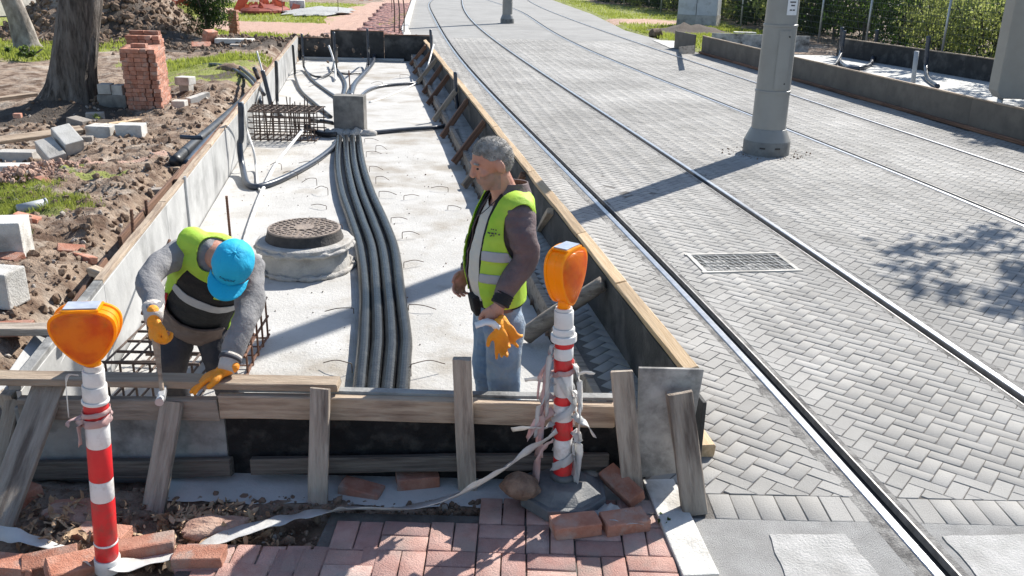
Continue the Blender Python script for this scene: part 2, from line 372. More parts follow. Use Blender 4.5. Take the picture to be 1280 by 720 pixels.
for y in ys:
    for x in xs:
        vs.append((x, y, hground(x, y)))
        w = fbm(x, y, .9, 20)*.9; xx, yy = x+w*.8, y+w*.8
        mq = min(math.hypot((x-mound.x)/3.2, (y-mound.y-3.2)/3.4), math.hypot((x-mound.x-2.3)/1.6, (y-mound.y-2.2)/1.9), math.hypot((x-MD2.x)/1.7, (y-MD2.y-1)/1.6))
        col += [zval(GR, xx, yy)*sm(.85, 1.1, mq), zval(RD, xx, yy), zval(DK, xx, yy), 1]
fs = [(j*nx+i, j*nx+i+1, (j+1)*nx+i+1, (j+1)*nx+i) for j in range(ny-1) for i in range(nx-1)]
me = bpy.data.meshes.new('ground'); me.from_pydata(vs, [], fs); me.polygons.foreach_set('use_smooth', [True]*len(fs))
ca = me.color_attributes.new('zone', 'FLOAT_COLOR', 'POINT'); ca.data.foreach_set('color', col)
ground = bpy.data.objects.new('ground', me); C.objects.link(ground); struct(ground)
def soil_mat():
    m = mat('soil', (.12,.072,.046), (.33,.245,.18), 5.5, .95, 4.0, 30, c3=(.42,.355,.29), s3=2.6, detail=10, contrast=(.40,.60))
    nt = m.node_tree; N = nt.nodes; Lk = nt.links; b = N['Principled BSDF']
    base = b.inputs['Base Color'].links[0].from_socket
    a = N.new('ShaderNodeAttribute'); a.attribute_name = 'zone'; sp = N.new('ShaderNodeSeparateColor'); Lk.new(a.outputs['Color'], sp.inputs[0])
    tc = N.new('ShaderNodeTexCoord')
    def layer(base, k, c1, c2, s):
        n = N.new('ShaderNodeTexNoise'); n.inputs['Scale'].default_value = s; n.inputs['Detail'].default_value = 8; n.inputs['Roughness'].default_value = .7
        Lk.new(tc.outputs['Object'], n.inputs['Vector'])
        mm = N.new('ShaderNodeMath'); mm.operation = 'ADD'; Lk.new(sp.outputs[k], mm.inputs[0]); Lk.new(n.outputs['Fac'], mm.inputs[1])
        r = N.new('ShaderNodeMapRange'); r.inputs['From Min'].default_value = .88; r.inputs['From Max'].default_value = 1.08; Lk.new(mm.outputs[0], r.inputs['Value'])
        cc = N.new('ShaderNodeMix'); cc.data_type = 'RGBA'; Lk.new(n.outputs['Fac'], cc.inputs[0]); cc.inputs[6].default_value = (*c1,1); cc.inputs[7].default_value = (*c2,1)
        x = N.new('ShaderNodeMix'); x.data_type = 'RGBA'; Lk.new(r.outputs[0], x.inputs[0]); Lk.new(base, x.inputs[6]); Lk.new(cc.outputs[2], x.inputs[7])
        return x.outputs[2]
    base = layer(base, 0, (.16,.18,.04), (.34,.36,.10), 5)
    base = layer(base, 1, (.40,.22,.16), (.56,.40,.32), 4)
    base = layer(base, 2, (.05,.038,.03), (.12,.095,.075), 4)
    Lk.new(base, b.inputs['Base Color']); return m
M['soil'] = soil_mat(); me.materials.append(M['soil'])

# ------------------------------------------------------------------ pavers as real bricks
def bricks(name, items, z0, z1, ch, m, kind='structure'):
    """items: (cx, cy, angle, length, width, dz, tint)"""
    n = len(items); A = np.array(items); ca_, sa = np.cos(A[:,2]), np.sin(A[:,2])
    V = np.zeros((n, 12, 3)); sg = np.array([(-1,-1),(1,-1),(1,1),(-1,1)], float)
    tx, ty = np.random.normal(0, .0016, n), np.random.normal(0, .0016, n)
    for k in range(3):
        hl = A[:,3]/2 - (ch if k == 2 else 0); hw = A[:,4]/2 - (ch if k == 2 else 0)
        for j in range(4):
            x = sg[j,0]*hl; y = sg[j,1]*hw
            V[:,k*4+j,0] = A[:,0]+x*ca_-y*sa; V[:,k*4+j,1] = A[:,1]+x*sa+y*ca_
            V[:,k*4+j,2] = (z0 if k == 0 else (z1-ch*.7 if k == 1 else z1)) + (A[:,5]+tx*x*4+ty*y*4 if k else 0)
    base = []
    for k in (0, 1):
        for j in range(4): base.append((k*4+j, k*4+(j+1)%4, (k+1)*4+(j+1)%4, (k+1)*4+j))
    base.append((8,9,10,11)); base = np.array(base)
    F = (base[None] + (np.arange(n)*12)[:,None,None]).reshape(-1, 4)
    me = bpy.data.meshes.new(name); me.vertices.add(n*12); me.vertices.foreach_set('co', V.ravel())
    me.loops.add(len(F)*4); me.loops.foreach_set('vertex_index', F.ravel().astype(np.int32))
    me.polygons.add(len(F)); me.polygons.foreach_set('loop_start', np.arange(len(F), dtype=np.int32)*4)
    me.polygons.foreach_set('loop_total', np.full(len(F), 4, dtype=np.int32))
    me.update(calc_edges=True)
    ca = me.color_attributes.new('tint', 'FLOAT_COLOR', 'POINT')
    T = np.ones((n, 12, 4)); T[:,:,:3] = A[:,6:9][:,None,:] if A.shape[1] > 8 else A[:,6][:,None,None]
    ca.data.foreach_set('color', T.ravel()); me.materials.append(m)
    ob = bpy.data.objects.new(name, me); C.objects.link(ob)
    if kind: ob['kind'] = kind
    return ob
# rails: fitted curves X(Y)
RT = dict(r1=[(541,0),(540,15),(550,37),(562,57),(585,82),(605,105),(630,132),(655,158),(697,203),(760,262),(793,300),(850,357),(928,440),(964,478),(1037,552),(1180,718)],
 r2=[(577,0),(580,12),(590,27),(612,45),(650,72),(680,95),(727,124),(762,147),(807,176),(827,190),(893,234),(984,293),(1119,388),(1200,443),(1278,494)],
 r3=[(640,10),(675,30),(700,45),(737,62),(820,96),(893,127),(947,147),(1000,167),(1186,240),(1280,282)],
 r4=[(660,0),(690,15),(750,37),(820,62),(947,103),(1000,123),(1280,215)])
def railfn(pts):
    P = np.array([at(x, y, .255)[:2] for x, y in pts]); c = np.polyfit(P[:,1], P[:,0], 5 if len(pts) > 12 else 4, w=1/P[:,1]); d = np.polyder(c)
    y0, y1 = P[:,1].min(), min(P[:,1].max(), 62)
    def f(y):
        q = min(max(y, y0+.1), y1); return float(np.polyval(c, q) + (y-q)*np.polyval(d, q))
    return f
RF = {k: railfn(v) for k, v in RT.items()}
_ys = np.arange(0, 34, .1); _rx = {k: np.array([f(y) for y in _ys]) for k, f in RF.items()}
P_SOLD = 3.56                                       # soldier course where the pavers start
y_sold = at(1000, 635, PZ).y
def cut_bricks(items):
    whole, cut = [], []
    for it in items:
        x, y, a, L_, W_ = it[:5]; i = int(y/.1)
        sold = abs(y-y_sold) < .001
        near = [k for k in _rx if 0 <= i < len(_ys) and abs(x-_rx[k][i]) < .26]
        if not near and (sold or y > y_sold+.26): whole.append(it); continue
        c_, s_ = math.cos(a), math.sin(a); P = [(x+u*L_/2*c_-v*W_/2*s_, y+u*L_/2*s_+v*W_/2*c_) for u, v in ((-1,-1),(1,-1),(1,1),(-1,1))]
        def half(P, px, py, nx_, ny_):
            out = []
            for k in range(len(P)):
                p, q = P[k], P[(k+1)%len(P)]; dp = (p[0]-px)*nx_+(p[1]-py)*ny_; dq = (q[0]-px)*nx_+(q[1]-py)*ny_
                if dp >= 0: out.append(p)
                if (dp >= 0) != (dq >= 0): t = dp/(dp-dq); out.append((p[0]+(q[0]-p[0])*t, p[1]+(q[1]-p[1])*t))
            return out
        pcs = [P]
        if not sold: pcs = [half(P, 0, y_sold+.104, 0, 1)]
        for k in near:
            f = RF[k]; dx = (f(y+.1)-f(y-.1))/.2; n_ = Vector((1, -dx)).normalized(); nw = []
            for q in pcs:
                for s2 in (-1, 1):
                    if len(q) > 2:
                        h = half(q, f(y)+n_.x*.092*s2, y+n_.y*.092*s2, n_.x*s2, n_.y*s2)
                        if len(h) > 2: nw.append(h)
            pcs = nw
        for q in pcs:
            if len(q) < 3: continue
            ar = abs(sum(q[k][0]*q[(k+1)%len(q)][1]-q[(k+1)%len(q)][0]*q[k][1] for k in range(len(q))))/2
            if ar > .0004: cut.append((q, it[6], it[5]))
    return whole, cut
items = []; w, l = .081, .162; th = R(52); ct, st = math.cos(th), math.sin(th)
def tint(): return random.choice((.92,.96,1,1,1,1.03,1.06))*random.uniform(.97,1.03)
def near_rail(x, y, r=.10):
    i = int(y/.1)
    if i < 0 or i >= len(_ys): return False
    return min(abs(x-_rx[k][i]) for k in _rx) < r
cx0, cy0 = 2.0, 12.0
for n in range(-320, 320):
    for m in range(-95, 95):
        for v in (0, 1):
            if v == 0: u_, v_, a = (n+4*m+1)*w, (n+.5)*w, 0
            else: u_, v_, a = (n+4*m+.5)*w, (n+2)*w, math.pi/2
            x = cx0 + u_*ct - v_*st; y = cy0 + u_*st + v_*ct
            if y < y_sold-.05 or y > 30: continue
            if not (road_l(y)+.05 < x < road_r(y)-.02): continue
            big = .012*fbm(x, y, .35, 3)
            items.append((x, y, th+a, l-.005, w-.005, random.uniform(-.0015,.0015)+big*.3, tint()*(1+.25*fbm(x,y,.5,4))))
for i in range(int((6.5-.9)/.103)):
    x = .98+i*.103
    items.append((x, y_sold, math.pi/2, .198, .098, random.uniform(-.001,.002), tint()))
items, cutp = cut_bricks(items)
pr_ = bricks('paved_road', items, .20, PZ, .0035, M['paver'])
mb = MB(); tn = []
for q, ti, dz in cutp:
    cx_ = sum(p[0] for p in q)/len(q); cy_ = sum(p[1] for p in q)/len(q); n = len(q); o = len(mb.v)
    mb.v += [(x, y, .2) for x, y in q]+[(x, y, PZ-.002+dz) for x, y in q]+[(x+(cx_-x)*.06, y+(cy_-y)*.06, PZ+dz) for x, y in q]
    mb.f += [(o+k, o+(k+1)%n, o+n+(k+1)%n, o+n+k) for k in range(n)]+[(o+n+k, o+n+(k+1)%n, o+2*n+(k+1)%n, o+2*n+k) for k in range(n)]+[tuple(o+2*n+k for k in range(n))]
    tn += [ti, ti, ti, 1]*(3*n)
mb.m = [0]*len(mb.f); cbk = struct(mb.build('cut_pavers', M['paver'], origin=(0,0,0)))
ca = cbk.data.color_attributes.new('tint', 'FLOAT_COLOR', 'POINT'); ca.data.foreach_set('color', tn)
# bedding under the pavers; the far road beyond the modelled pavers; plain concrete in front of them
def strip(name, fl, fr, Y, z, m, n=1):
    mb = MB()
    for y in Y:
        br = [fl(y)]
        for k in ('r1','r2','r3','r4'): br += [RF[k](y)-.088, RF[k](y)+.088]
        br.append(fr(y)); lo, hi = fl(y), fr(y)
        mb.v += [(min(max(q, lo), hi), y, z) for q in br]
    mb.f = [(j*10+k, j*10+k+1, (j+1)*10+k+1, (j+1)*10+k) for j in range(len(Y)-1) for k in (0,2,4,6,8)]; mb.m = [0]*len(mb.f)
    return struct(mb.build(name, m, origin=(0,0,0)))
strip('road_bedding', lambda y: road_l(y)-.02, lambda y: road_r(y)+.05, np.arange(y_sold-.1, 30.1, .5), .2455, M['joint'])
strip('far_road', lambda y: road_l(y)-.02, lambda y: road_r(y)+.05, np.arange(29.9, 75, .8), .247, M['paver_far'] if 'paver_far' in M else mat('far_paving', (.235,.23,.22), (.285,.28,.27), 1.2, .9, .6, 30, c3=(.21,.207,.20), s3=.4))
strip('road_concrete', lambda y: .76, lambda y: 8.6, list(np.arange(-1, y_sold-.11, .1))+[y_sold-.10], .249, M['asph'], 90)
# pale patches cast in the road concrete
def patch(name, pxs, z, m):
    P = [at(x, y, z) for x, y in pxs]; mb = MB(); out = []
    for i in range(len(P)):
        a, b = P[i], P[(i+1)%len(P)]
        for k in range(8):
            q = a.lerp(b, k/8); e = .012*noise.noise(Vector((q.x*9, q.y*9, i))); out.append((q.x+e, q.y+e))
    mb.prism([(x, y) for x, y in out], .004, Matrix.Translation((0,0,z-.002)))
    return struct(mb.build(name, m))
patch('road_patch', [(962,668),(1056,668),(1105,728),(985,730)], .2525, M['patch'])
patch('road_patch', [(1178,670),(1290,668),(1350,735),(1235,735)], .2525, M['patch'])
# kerb between the brick pavement and the road
kerb = MB()
for i in range(4):
    y1 = 3.70-i*.72; y0 = y1-.712
    kerb.box((.79-.10*(y1-3.0)+.03, (y0+y1)/2, .19), (.15,.71,.15), rotz(.10), ch=.006)
struct(kerb.build('kerb', M['conc_l']))
# rails
def swept(name, f, prof, Y, m, parent):
    mb = MB(); k = len(prof)
    for y in Y:
        dx = (f(y+.1)-f(y-.1))/.2; nrm = Vector((1, -dx, 0)).normalized()
        for (o, z) in prof: mb.v.append((f(y)+nrm.x*o, y+nrm.y*o, z))
    mb.f = [(j*k+i, j*k+i+1, (j+1)*k+i+1, (j+1)*k+i) for j in range(len(Y)-1) for i in range(k-1)]; mb.m = [0]*len(mb.f)
    return mb.build(name, m, parent)
YR = list(np.arange(1.0, 20, .25)) + list(np.arange(20, 74, .8))
for key, sgn, lab in (('r1', 1, 'tram rail nearest the platform pit, running beside its timber edge'), ('r2', -1, 'second tram rail from the pit, passing just beyond the drain grate'),
                 ('r3', 1, 'third tram rail, passing behind the grey mast'), ('r4', -1, 'farthest tram rail, close under the brown formwork on the far side')):
    f = RF[key]; t = thing('tram_rail', (f(6), 6, .25), lab, 'rail', 'grooved rails of the tram tracks')
    H = [(-.054,.2),(-.054,.253),(-.048,.2565),(-.012,.2575),(-.005,.254),(-.004,.216)]
    G = [(-.004,.217),(.052,.217)]
    Lp = [(.052,.217),(.054,.253),(.063,.253),(.064,.2)]
    Bl = [(-.125,.2),(-.125,.2495),(-.054,.2510)]; Br = [(.064,.2505),(.098,.2495),(.098,.2)]
    for nm, pr_, mm in (('rail_head', H, 'rail'), ('groove', G, 'rail_d'), ('lip', Lp, 'rail_lip'), ('mortar_bed', Bl, 'mortar'), ('mortar_bed', Br, 'mortar')):
        pr2 = [(sgn*a, b) for a, b in pr_]
        if sgn < 0: pr2 = pr2[::-1]
        swept(nm, f, pr2, YR, M[mm], t)
# expansion joint across the tracks, far away
# drain grate
g0 = [at(x, y, .252) for x, y in ((862,319),(972,317),(992,338),(884,341))]
gt = thing('drain_grate', sum(g0, Vector())/4, 'slotted grey drain grate set in the pavers between the first two rails', 'drain')
ex, ey = (g0[1]-g0[0]), (g0[3]-g0[0]); gw = ex.length; gd = ey.length; exn = ex.normalized(); eyn = (ey - exn*ey.dot(exn)).normalized()
rot = Matrix((( exn.x, eyn.x, 0),(exn.y, eyn.y, 0),(0,0,1))); gc = gt.location
mb = MB()
for s_ in (-1, 1):
    mb.box(gc+eyn*s_*gd*.5+Vector((0,0,.002)), (gw+.06,.035,.014), rot); mb.box(gc+exn*s_*gw*.5+Vector((0,0,.0022)), (.035,gd-.035,.0135), rot)
mb.build('frame', M['conc'], gt)
mb = MB(); 
for i in range(5): mb.box(gc+exn*((i+.5)/5-.5)*gw+Vector((0,0,.001)), (.007,gd-.03,.010), rot)
for j in range(5): mb.box(gc+eyn*((j+.5)/5-.5)*gd+Vector((0,0,.0017)), (gw-.03,.008,.0105), rot)
r45 = rot @ Matrix.Rotation(R(35),3,'Z')
for i in range(15): mb.box(gc+exn*((i+.5)/15-.5)*gw*.95+Vector((0,0,.0005)), (.008, gd*.92, .009), rot @ Matrix.Rotation(R(-18),3,'Z'))
mb.build('grille', M['grate'], gt)
mb = MB(); mb.box(gc+Vector((0,0,-.003)), (gw,gd,.006), rot); mb.build('sump', M['rail_d'], gt)

# ------------------------------------------------------------------ platform slab
sl = MB(); YS = np.arange(YF+.02, YE+.01, .12); nk = 26
def slab_r(y): return Rx(y)-.34
for y in YS:
    for k in range(nk+1):
        x = Lx(y)+.012+(slab_r(y)-Lx(y)-.012)*k/nk
        sl.v.append((x, y, SZ+.004*fbm(x, y, 1.2, 3)+.0015*fbm(x, y, 7, 3)))
sl.f = [(j*(nk+1)+k, j*(nk+1)+k+1, (j+1)*(nk+1)+k+1, (j+1)*(nk+1)+k) for j in range(len(YS)-1) for k in range(nk)]; sl.m = [0]*len(sl.f)
struct(sl.build('platform_slab', M['slab'], origin=(0,0,0), smooth=True))
# kerb step at the right edge of the slab
ks = MB()
a, b = Vector((slab_r(YF+.05)+.01, YF+.05, 0)), Vector((slab_r(YE)+.01, YE, 0))
d = (b-a).normalized(); n_ = int((b-a).length/1.0)
for i in range(n_):
    p = a+d*(i+.5)*(b-a).length/n_; ks.box((p.x+.03, p.y, .12), (.05,(b-a).length/n_-.008,.27), rotz(-math.atan2(d.x, d.y)), ch=.008)
struct(ks.build('slab_kerb', M['wood_o']))

# ------------------------------------------------------------------ left wall of the pit
lw = thing('formwork_wall', (Lx(YF), YF, 0), 'long pale formwork wall with a timber cap along the left of the pit', 'formwork')
def wallpanel(name, fx, y0, y1, z0, z1, th_, m, parent, off=0):
    a = Vector((fx(y0)+off, y0, 0)); b = Vector((fx(y1)+off, y1, 0)); mid = (a+b)/2; ang = -math.atan2(b.x-a.x, b.y-a.y)
    mb = MB(); mb.box((mid.x, mid.y, (z0+z1)/2), (th_, (b-a).length-.004, z1-z0), rotz(ang)); o = mb.build(name, m, parent); bevel(o, .002, 1); return o
yy = YF; i = 0
for L in (1.45, 1.9, 2.4, 2.5, 2.5, 2.5, 2.5, 2.5, 2.2):
    y1 = min(YE, yy+L)
    wallpanel('panel', Lx, yy, y1, -.05, WZ-.03, .022, M['form'], lw, off=-.011)
    beam('timber_cap', (Lx(yy+.01)-.03, yy+.01, WZ-.013), (Lx(y1-.01)-.03, y1-.01, WZ-.013), .055, .032, M['wood_m'] if i else M['form_s'], parent=lw, jit=.003)
    yy = y1; i += 1
mb = MB(); p = at(228, 220, .68); mb.box((Lx(p.y)+.012, p.y-.02, .38), (.02,.045,.60), rotz(R(10))); mb.build('steel_stiffener', M['steel'], lw)
tag(beam('timber_board', (Lx(4.3)-.22, 4.3, .36), (Lx(5.9)-.17, 5.9, .50), .14, .03, M['wood_r'], up=(1,0,.3)), 'dark rusty board leaning outside the left wall, nearest the front', 'board')
tag(beam('timber_board', (Lx(5.75)-.10, 5.75, .45), (Lx(7.7)-.06, 7.7, .58), .11, .035, M['wood_r'], up=(1,0,.2)), 'brown board laid against the outside of the left wall beside the rebar ends', 'board')
tag(beam('timber_board', (Lx(6.2)-.2, 6.3, .56), (Lx(8.6)-.12, 8.6, .60), .09, .03, M['wood_r'], up=(1,0,.1)), 'thin brown board above another outside the left wall', 'board')
yy = 8.0
for k in range(5):
    tag(beam('timber_waler', (Lx(yy)-.085, yy, .60), (Lx(yy+3)-.085, yy+2.95, .60), .07, .06, M['wood_r'], up=(1,0,0)), 'brown timber waler clamped outside the far left wall', 'timber', 'walers outside the left wall'); yy += 3.05
tag(beam('timber_block', (Lx(5.55)-.06, 5.5, .58), (Lx(5.55)-.2, 5.6, .58), .07, .06, M['wood_m']), 'short timber block against the left wall above the dark board', 'block')
# far end wall
ew = thing('formwork_wall', (-4.1, YE, 0), 'black end formwork closing the far end of the pit', 'formwork')
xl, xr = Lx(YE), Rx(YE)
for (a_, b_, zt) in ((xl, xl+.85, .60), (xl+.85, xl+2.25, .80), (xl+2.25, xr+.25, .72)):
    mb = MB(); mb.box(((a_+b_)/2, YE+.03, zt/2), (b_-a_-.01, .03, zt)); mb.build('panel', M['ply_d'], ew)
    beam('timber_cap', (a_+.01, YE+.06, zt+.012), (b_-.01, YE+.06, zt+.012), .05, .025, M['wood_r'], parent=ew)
mb = MB(); mb.box(((xl+xr)/2-.2, YE-.12, SZ+.03), (xr-xl-.6,.12,.06), ch=.01); struct(mb.build('slab_upstand', M['slab2']))
# ------------------------------------------------------------------ right wall of the pit
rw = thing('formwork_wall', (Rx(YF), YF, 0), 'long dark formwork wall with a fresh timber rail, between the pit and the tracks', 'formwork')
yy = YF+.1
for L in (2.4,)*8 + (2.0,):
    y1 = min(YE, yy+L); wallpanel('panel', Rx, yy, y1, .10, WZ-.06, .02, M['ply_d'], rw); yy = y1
yy = 4.12
for i, L in enumerate((1.3, 1.1, 2.1, 2.5, 2.8, 3, 3, 3, 2.0)):
    y1 = min(YE-.2, yy+L)
    beam('top_rail', (Rx(yy)+.035, yy+.008, WZ-.035), (Rx(y1)+.035, y1-.008, WZ-.035), .078, .045, M['wood_n'], up=(-.25,0,1), parent=rw, jit=.004); yy = y1
o = beam('waler_timber', (Rx(3.9)+.06, 3.93, .285), (Rx(6.4)+.09, 6.4, .285), .10, .07, M['wood_n'], jit=.003)
tag(o, 'fresh timber lying on the pavers outside the right wall, its end poking past the corner', 'timber')
# braces: (bottom px) -> (top px)
BR = [((672,297),(703,268)), ((636,252),(665,222)), ((600,225),(640,195)), ((580,233),(635,178)), ((567,203),(617,156)), ((552,171),(595,128)),
      ((542,150),(582,112)), ((535,130),(571,97)), ((529,116),(563,85)), ((521,104),(553,76)), ((517,92),(545,67)), ((513,81),(537,59)), ((510,74),(532,52))]
for i, (b_, t_) in enumerate(BR):
    pt = at(*t_, WZ-.10); yb = pt.y; pt = Vector((Rx(yb)-.02, yb, WZ-.07)); pb = at(*b_, SZ+.03)
    beam('timber_brace', pb, pt, .085, .05, M['wood_r'] if i % 3 else M['wood_m'], up=(0,1,.3), label='brown timber brace propping the right wall, one of the row behind the standing man', cat='brace', group='braces propping the right wall')
pt = at(758, 350, WZ-.07); pb = at(657, 420, SZ+.06)
lg = MB(); pth = crom([pb, pb.lerp(pt, .35)+Vector((0,0,.01)), pb.lerp(pt,.7), Vector((Rx(pt.y)-.03, pt.y, WZ-.09))], 6)
lg.tube(pth, [.062-.0007*k for k in range(len(pth))], 14)
for k, v in enumerate(lg.v):
    e = noise.noise(Vector(v)*22)*.006; lg.v[k] = (v[0]+e, v[1]+e, v[2]+e)
tag(lg.build('log_brace', M['wood_o'], smooth=True), 'thick round weathered log propping the right wall nearest the front', 'brace')

# ------------------------------------------------------------------ front formwork
fw = thing('formwork_wall', (-.2, YF, .1), 'black membrane covered front formwork under the cross beam', 'formwork')
mb = MB(); x0_, x1_ = at(268,540,.4).x*0-1.33, .66
mb.box(((x0_+x1_)/2, YF+.005, .30), (x1_-x0_, .03, .52)); bevel(mb.build('black_panel', M['film'], fw), .003)
mb = MB(); mb.box((x0_-.495, YF+.004, .30), (.98,.03,.50)); bevel(mb.build('stained_panel', M['form_s'], fw), .003)
bp_ = lambda px, z: atY(px, 500, YF).x
def fx(px, py=505): return atY(px, py, YF-.03).x
tag(beam('cross_beam', (fx(277), YF-.045, .600), (fx(768), YF-.045, .607), .115, .05, M['wood_m'], up=(0,-1,0), jit=.005), 'long weathered cross beam along the top of the front formwork', 'beam')
tag(beam('cross_beam', (fx(28), YF-.045, .575), (fx(275), YF-.045, .583), .105, .05, M['wood_o'], up=(0,-1,0), jit=.005), 'shorter dark cross beam at the left end of the front formwork', 'beam')
tag(beam('edge_board', (fx(300), YF+.0, .668), (fx(768), YF+.0, .670), .045, .016, M['form_s']), 'thin grey edge strip on top of the long cross beam', 'strip')
def ground_beam(pa, pb, z, w, t, m, lab, up=(0,-1,.2)):
    return tag(beam('sole_plank', atY(*pa, 3.675), atY(*pb, 3.675), w, t, m, up=up), lab, 'plank')
ground_beam((315,581),(760,576), .25, .075, .05, M['wood_k'], 'weathered plank at the foot of the black front formwork')
ground_beam((40,588),(290,583), .25, .085, .05, M['wood_k'], 'short weathered plank at the foot of the stained front panel')
def stake(t, b, w, m, lab, zb=.19, th_=.035, yo=.095, cat='stake'):
    tp = atY(*t, YF-yo); bt = at(*b, zb)
    return tag(beam('timber_stake', bt, tp, w, th_, m, up=(0,-1,.2), jit=.004), lab, cat)
stake((400,485),(399,634),.088,M['wood_o'],'grey upright stake nailed to the front beam near the middle of the pit')
stake((579,448),(585,618),.083,M['wood_o'],'tall grey upright stake in front of the standing man')
stake((777,464),(794,636),.098,M['wood_o'],'leaning weathered stake left of the square plywood panel')
stake((214,502),(190,642),.098,M['wood_o'],'leaning stake below the bent worker',yo=.08)
tb = tag(beam('timber_stake', at(868,640,.25), atY(848,490,YF-.15), .115, .055, M['wood_o'], up=(0,-1,.2), jit=.008), 'thick notched stake leaning on the square plywood panel', 'stake')
pn = MB(); tl, tr = atY(797,455,YF-.03), atY(878,456,YF-.03)
pn.prism([(tl.x, .83), (tl.x+.012, .60), (tl.x+.0, .36), (tl.x+.03, .26), (tr.x-.05, .30), (tr.x-.03, .45), (tr.x, .83)], .02, Matrix(((1,0,0,0),(0,0,-1,YF-.055),(0,1,0,0),(0,0,0,1))))
zt = tl.z; pn.v = [(x, y, z+zt-.83) for x, y, z in pn.v]
tag(bevel(pn.build('plywood_panel', M['ply']), .003), 'square grey plywood panel closing the right corner of the front formwork', 'panel')
tag(beam('hammered_plank', at(-40,472,.70), at(424,479,.70), .10, .035, M['wood_m'], jit=.005), 'brown plank laid on the front formwork under the bent worker\'s hands', 'plank')
tag(beam('timber_plank', at(-60,412,.66), at(100,411,.68), .10, .04, M['wood_o'], jit=.005), 'grey plank crossing the left wall behind the left warning lamp', 'plank')
tag(beam('leaning_board', at(-8,668,.22), at(62,480,.67), .145, .03, M['wood_o'], up=(0,-1,.5), jit=.004), 'wide grey board leaning on the front formwork at the far left', 'board')
for (a_, b_, lab) in (((-5,600),(20,498),'dark short post behind the wide leaning board'), ((32,575),(8,490),'dark post crossing behind the wide leaning board'), ((52,570),(30,505),'thin dark post against the left end of the stained panel')):
    tag(beam('timber_post', at(*a_, .2), atY(*b_, YF+.06), .07, .05, M['wood_o'], up=(0,-1,.2)), lab, 'post')
tag(beam('corner_board', atY(22,505,YF+.1)+Vector((-.05,0,-.02)), atY(66,428,4.42), .19, .02, M['form'], up=(.5,0,1)), 'pale form board at the near left corner of the pit', 'board')
# ------------------------------------------------------------------ brick pavement in front (basket weave, real bricks)
items = []
pv_top = interp([(-2.2, 2.95), (-1.30, 3.02), (-1.28, 3.13), (-.76, 3.15), (-.75, 3.44), (-.22, 3.45), (-.2, 3.66), (.30, 3.68), (.8, 3.60)])
def rt():
    c = random.choice([(1,1,1),(1,.96,.94),(.93,.9,.9),(.86,.84,.86),(1.05,1.06,1.06),(.95,1.08,1.12),(.8,.75,.78)])
    q = random.uniform(.9, 1.08); return tuple(q*k for k in c)
for i in range(-14, 6):
    for j in range(-9, 9):
        X, Y = -.02+i*.206, 3.02+j*.206
        for k in range(2):
            if (i+j) % 2: x, y, a_ = X, Y+(k-.5)*.103, 0
            else: x, y, a_ = X+(k-.5)*.103, Y, math.pi/2
            if y+.09 > pv_top(x) or x > .80-.10*(y-3.0)-.10+.0 or x < -1.33 and y > 2.72: continue
            if y < 1.6: continue
            sag = .012*fbm(x, y, 1.6, 2)
            items.append((x, y, a_+R(-1.2)+random.gauss(0,.012), .198, .097, random.uniform(-.003,.003)+sag, *rt()))
for i in range(8):                                   # ragged extra course at the left end
    items.append((-1.28+i*.105, 3.06 - .0*i, math.pi/2+random.gauss(0,.02), .17, .097, random.uniform(-.008,.0), *rt()))
bricks('brick_pavement', items, .19, .25, .004, M['redpav'])
mb = MB(); mb.v = [(-3.2,1.4,.237),(.72,1.4,.237),(.70,3.4,.237),(.0,3.4,.237),(-.78,3.4,.237),(-.8,3.10,.237),(-1.3,3.08,.237),(-1.35,2.7,.237),(-3.2,2.65,.237)]; mb.f = [tuple(range(9))]; mb.m = [0]
struct(mb.build('pavement_bedding', M['joint'], origin=(0,0,0)))
# ------------------------------------------------------------------ loose bricks
def brick_mesh(dims=(.2,.1,.06), chips=.004):
    bm = bmesh.new(); bmesh.ops.create_cube(bm, size=1)
    for v in bm.verts: v.co = Vector((v.co.x*dims[0], v.co.y*dims[1], v.co.z*dims[2]))
    bmesh.ops.bevel(bm, geom=bm.edges[:], offset=.004, segments=1, affect='EDGES')
    bmesh.ops.subdivide_edges(bm, edges=[e for e in bm.edges if e.calc_length() > .04], cuts=2, use_grid_fill=True)
    r = random.random()*99
    for v in bm.verts:
        q = noise.noise(v.co*22+Vector((r,0,0))); v.co *= 1 + (q*chips/.03 if abs(q) > .25 else 0)*.35
    me = bpy.data.meshes.new('brick'); bm.to_mesh(me); bm.free(); return me
BM = [brick_mesh() for _ in range(4)]
for b_ in BM: b_.materials.append(M['brick'])
def put(name, me, loc, eul, label, cat, group=None, sc=None, m=None):
    o = bpy.data.objects.new(name, me); C.objects.link(o); o.location = loc; o.rotation_euler = eul
    if sc: o.scale = sc
    if m: o.material_slots[0].link = 'OBJECT'; o.material_slots[0].material = m
    return tag(o, label, cat, group)
def brk(px, py, rz, label, z=None, rx=0, ry=0, gz=.25, sc=None, m=None, group=None):
    p = at(px, py, gz); zz = gz+.03 if z is None else z
    if gz >= .3: zz = hground(p.x, p.y)+(zz-gz)+.01
    return put('brick', random.choice(BM), (p.x, p.y, zz), (rx, ry, rz), label, 'brick', group, sc, m)
brk(719,664, R(14), 'clean tan-red brick lying in front of the rubber base', sc=(1.05,1.1,1))
brk(780,658, R(16), 'broad red brick lying right of the one in front of the rubber base', sc=(1.0,1.15,1), z=.275)
brk(776,622, R(-55), 'bright red brick tipped up on plastic beside the rubber base', z=.315, rx=R(25), ry=R(10), sc=(1.1,.9,1))
brk(522,609, R(12), 'dark brick lying in the shade before the black front formwork', gz=.20, z=.245)
brk(452,618, R(-12), 'half-buried shaded brick left of the dark brick', gz=.20, z=.22, ry=R(8))
brk(762,585, R(5), 'shaded brick at the foot of the black formwork near the leaning stake', gz=.2)
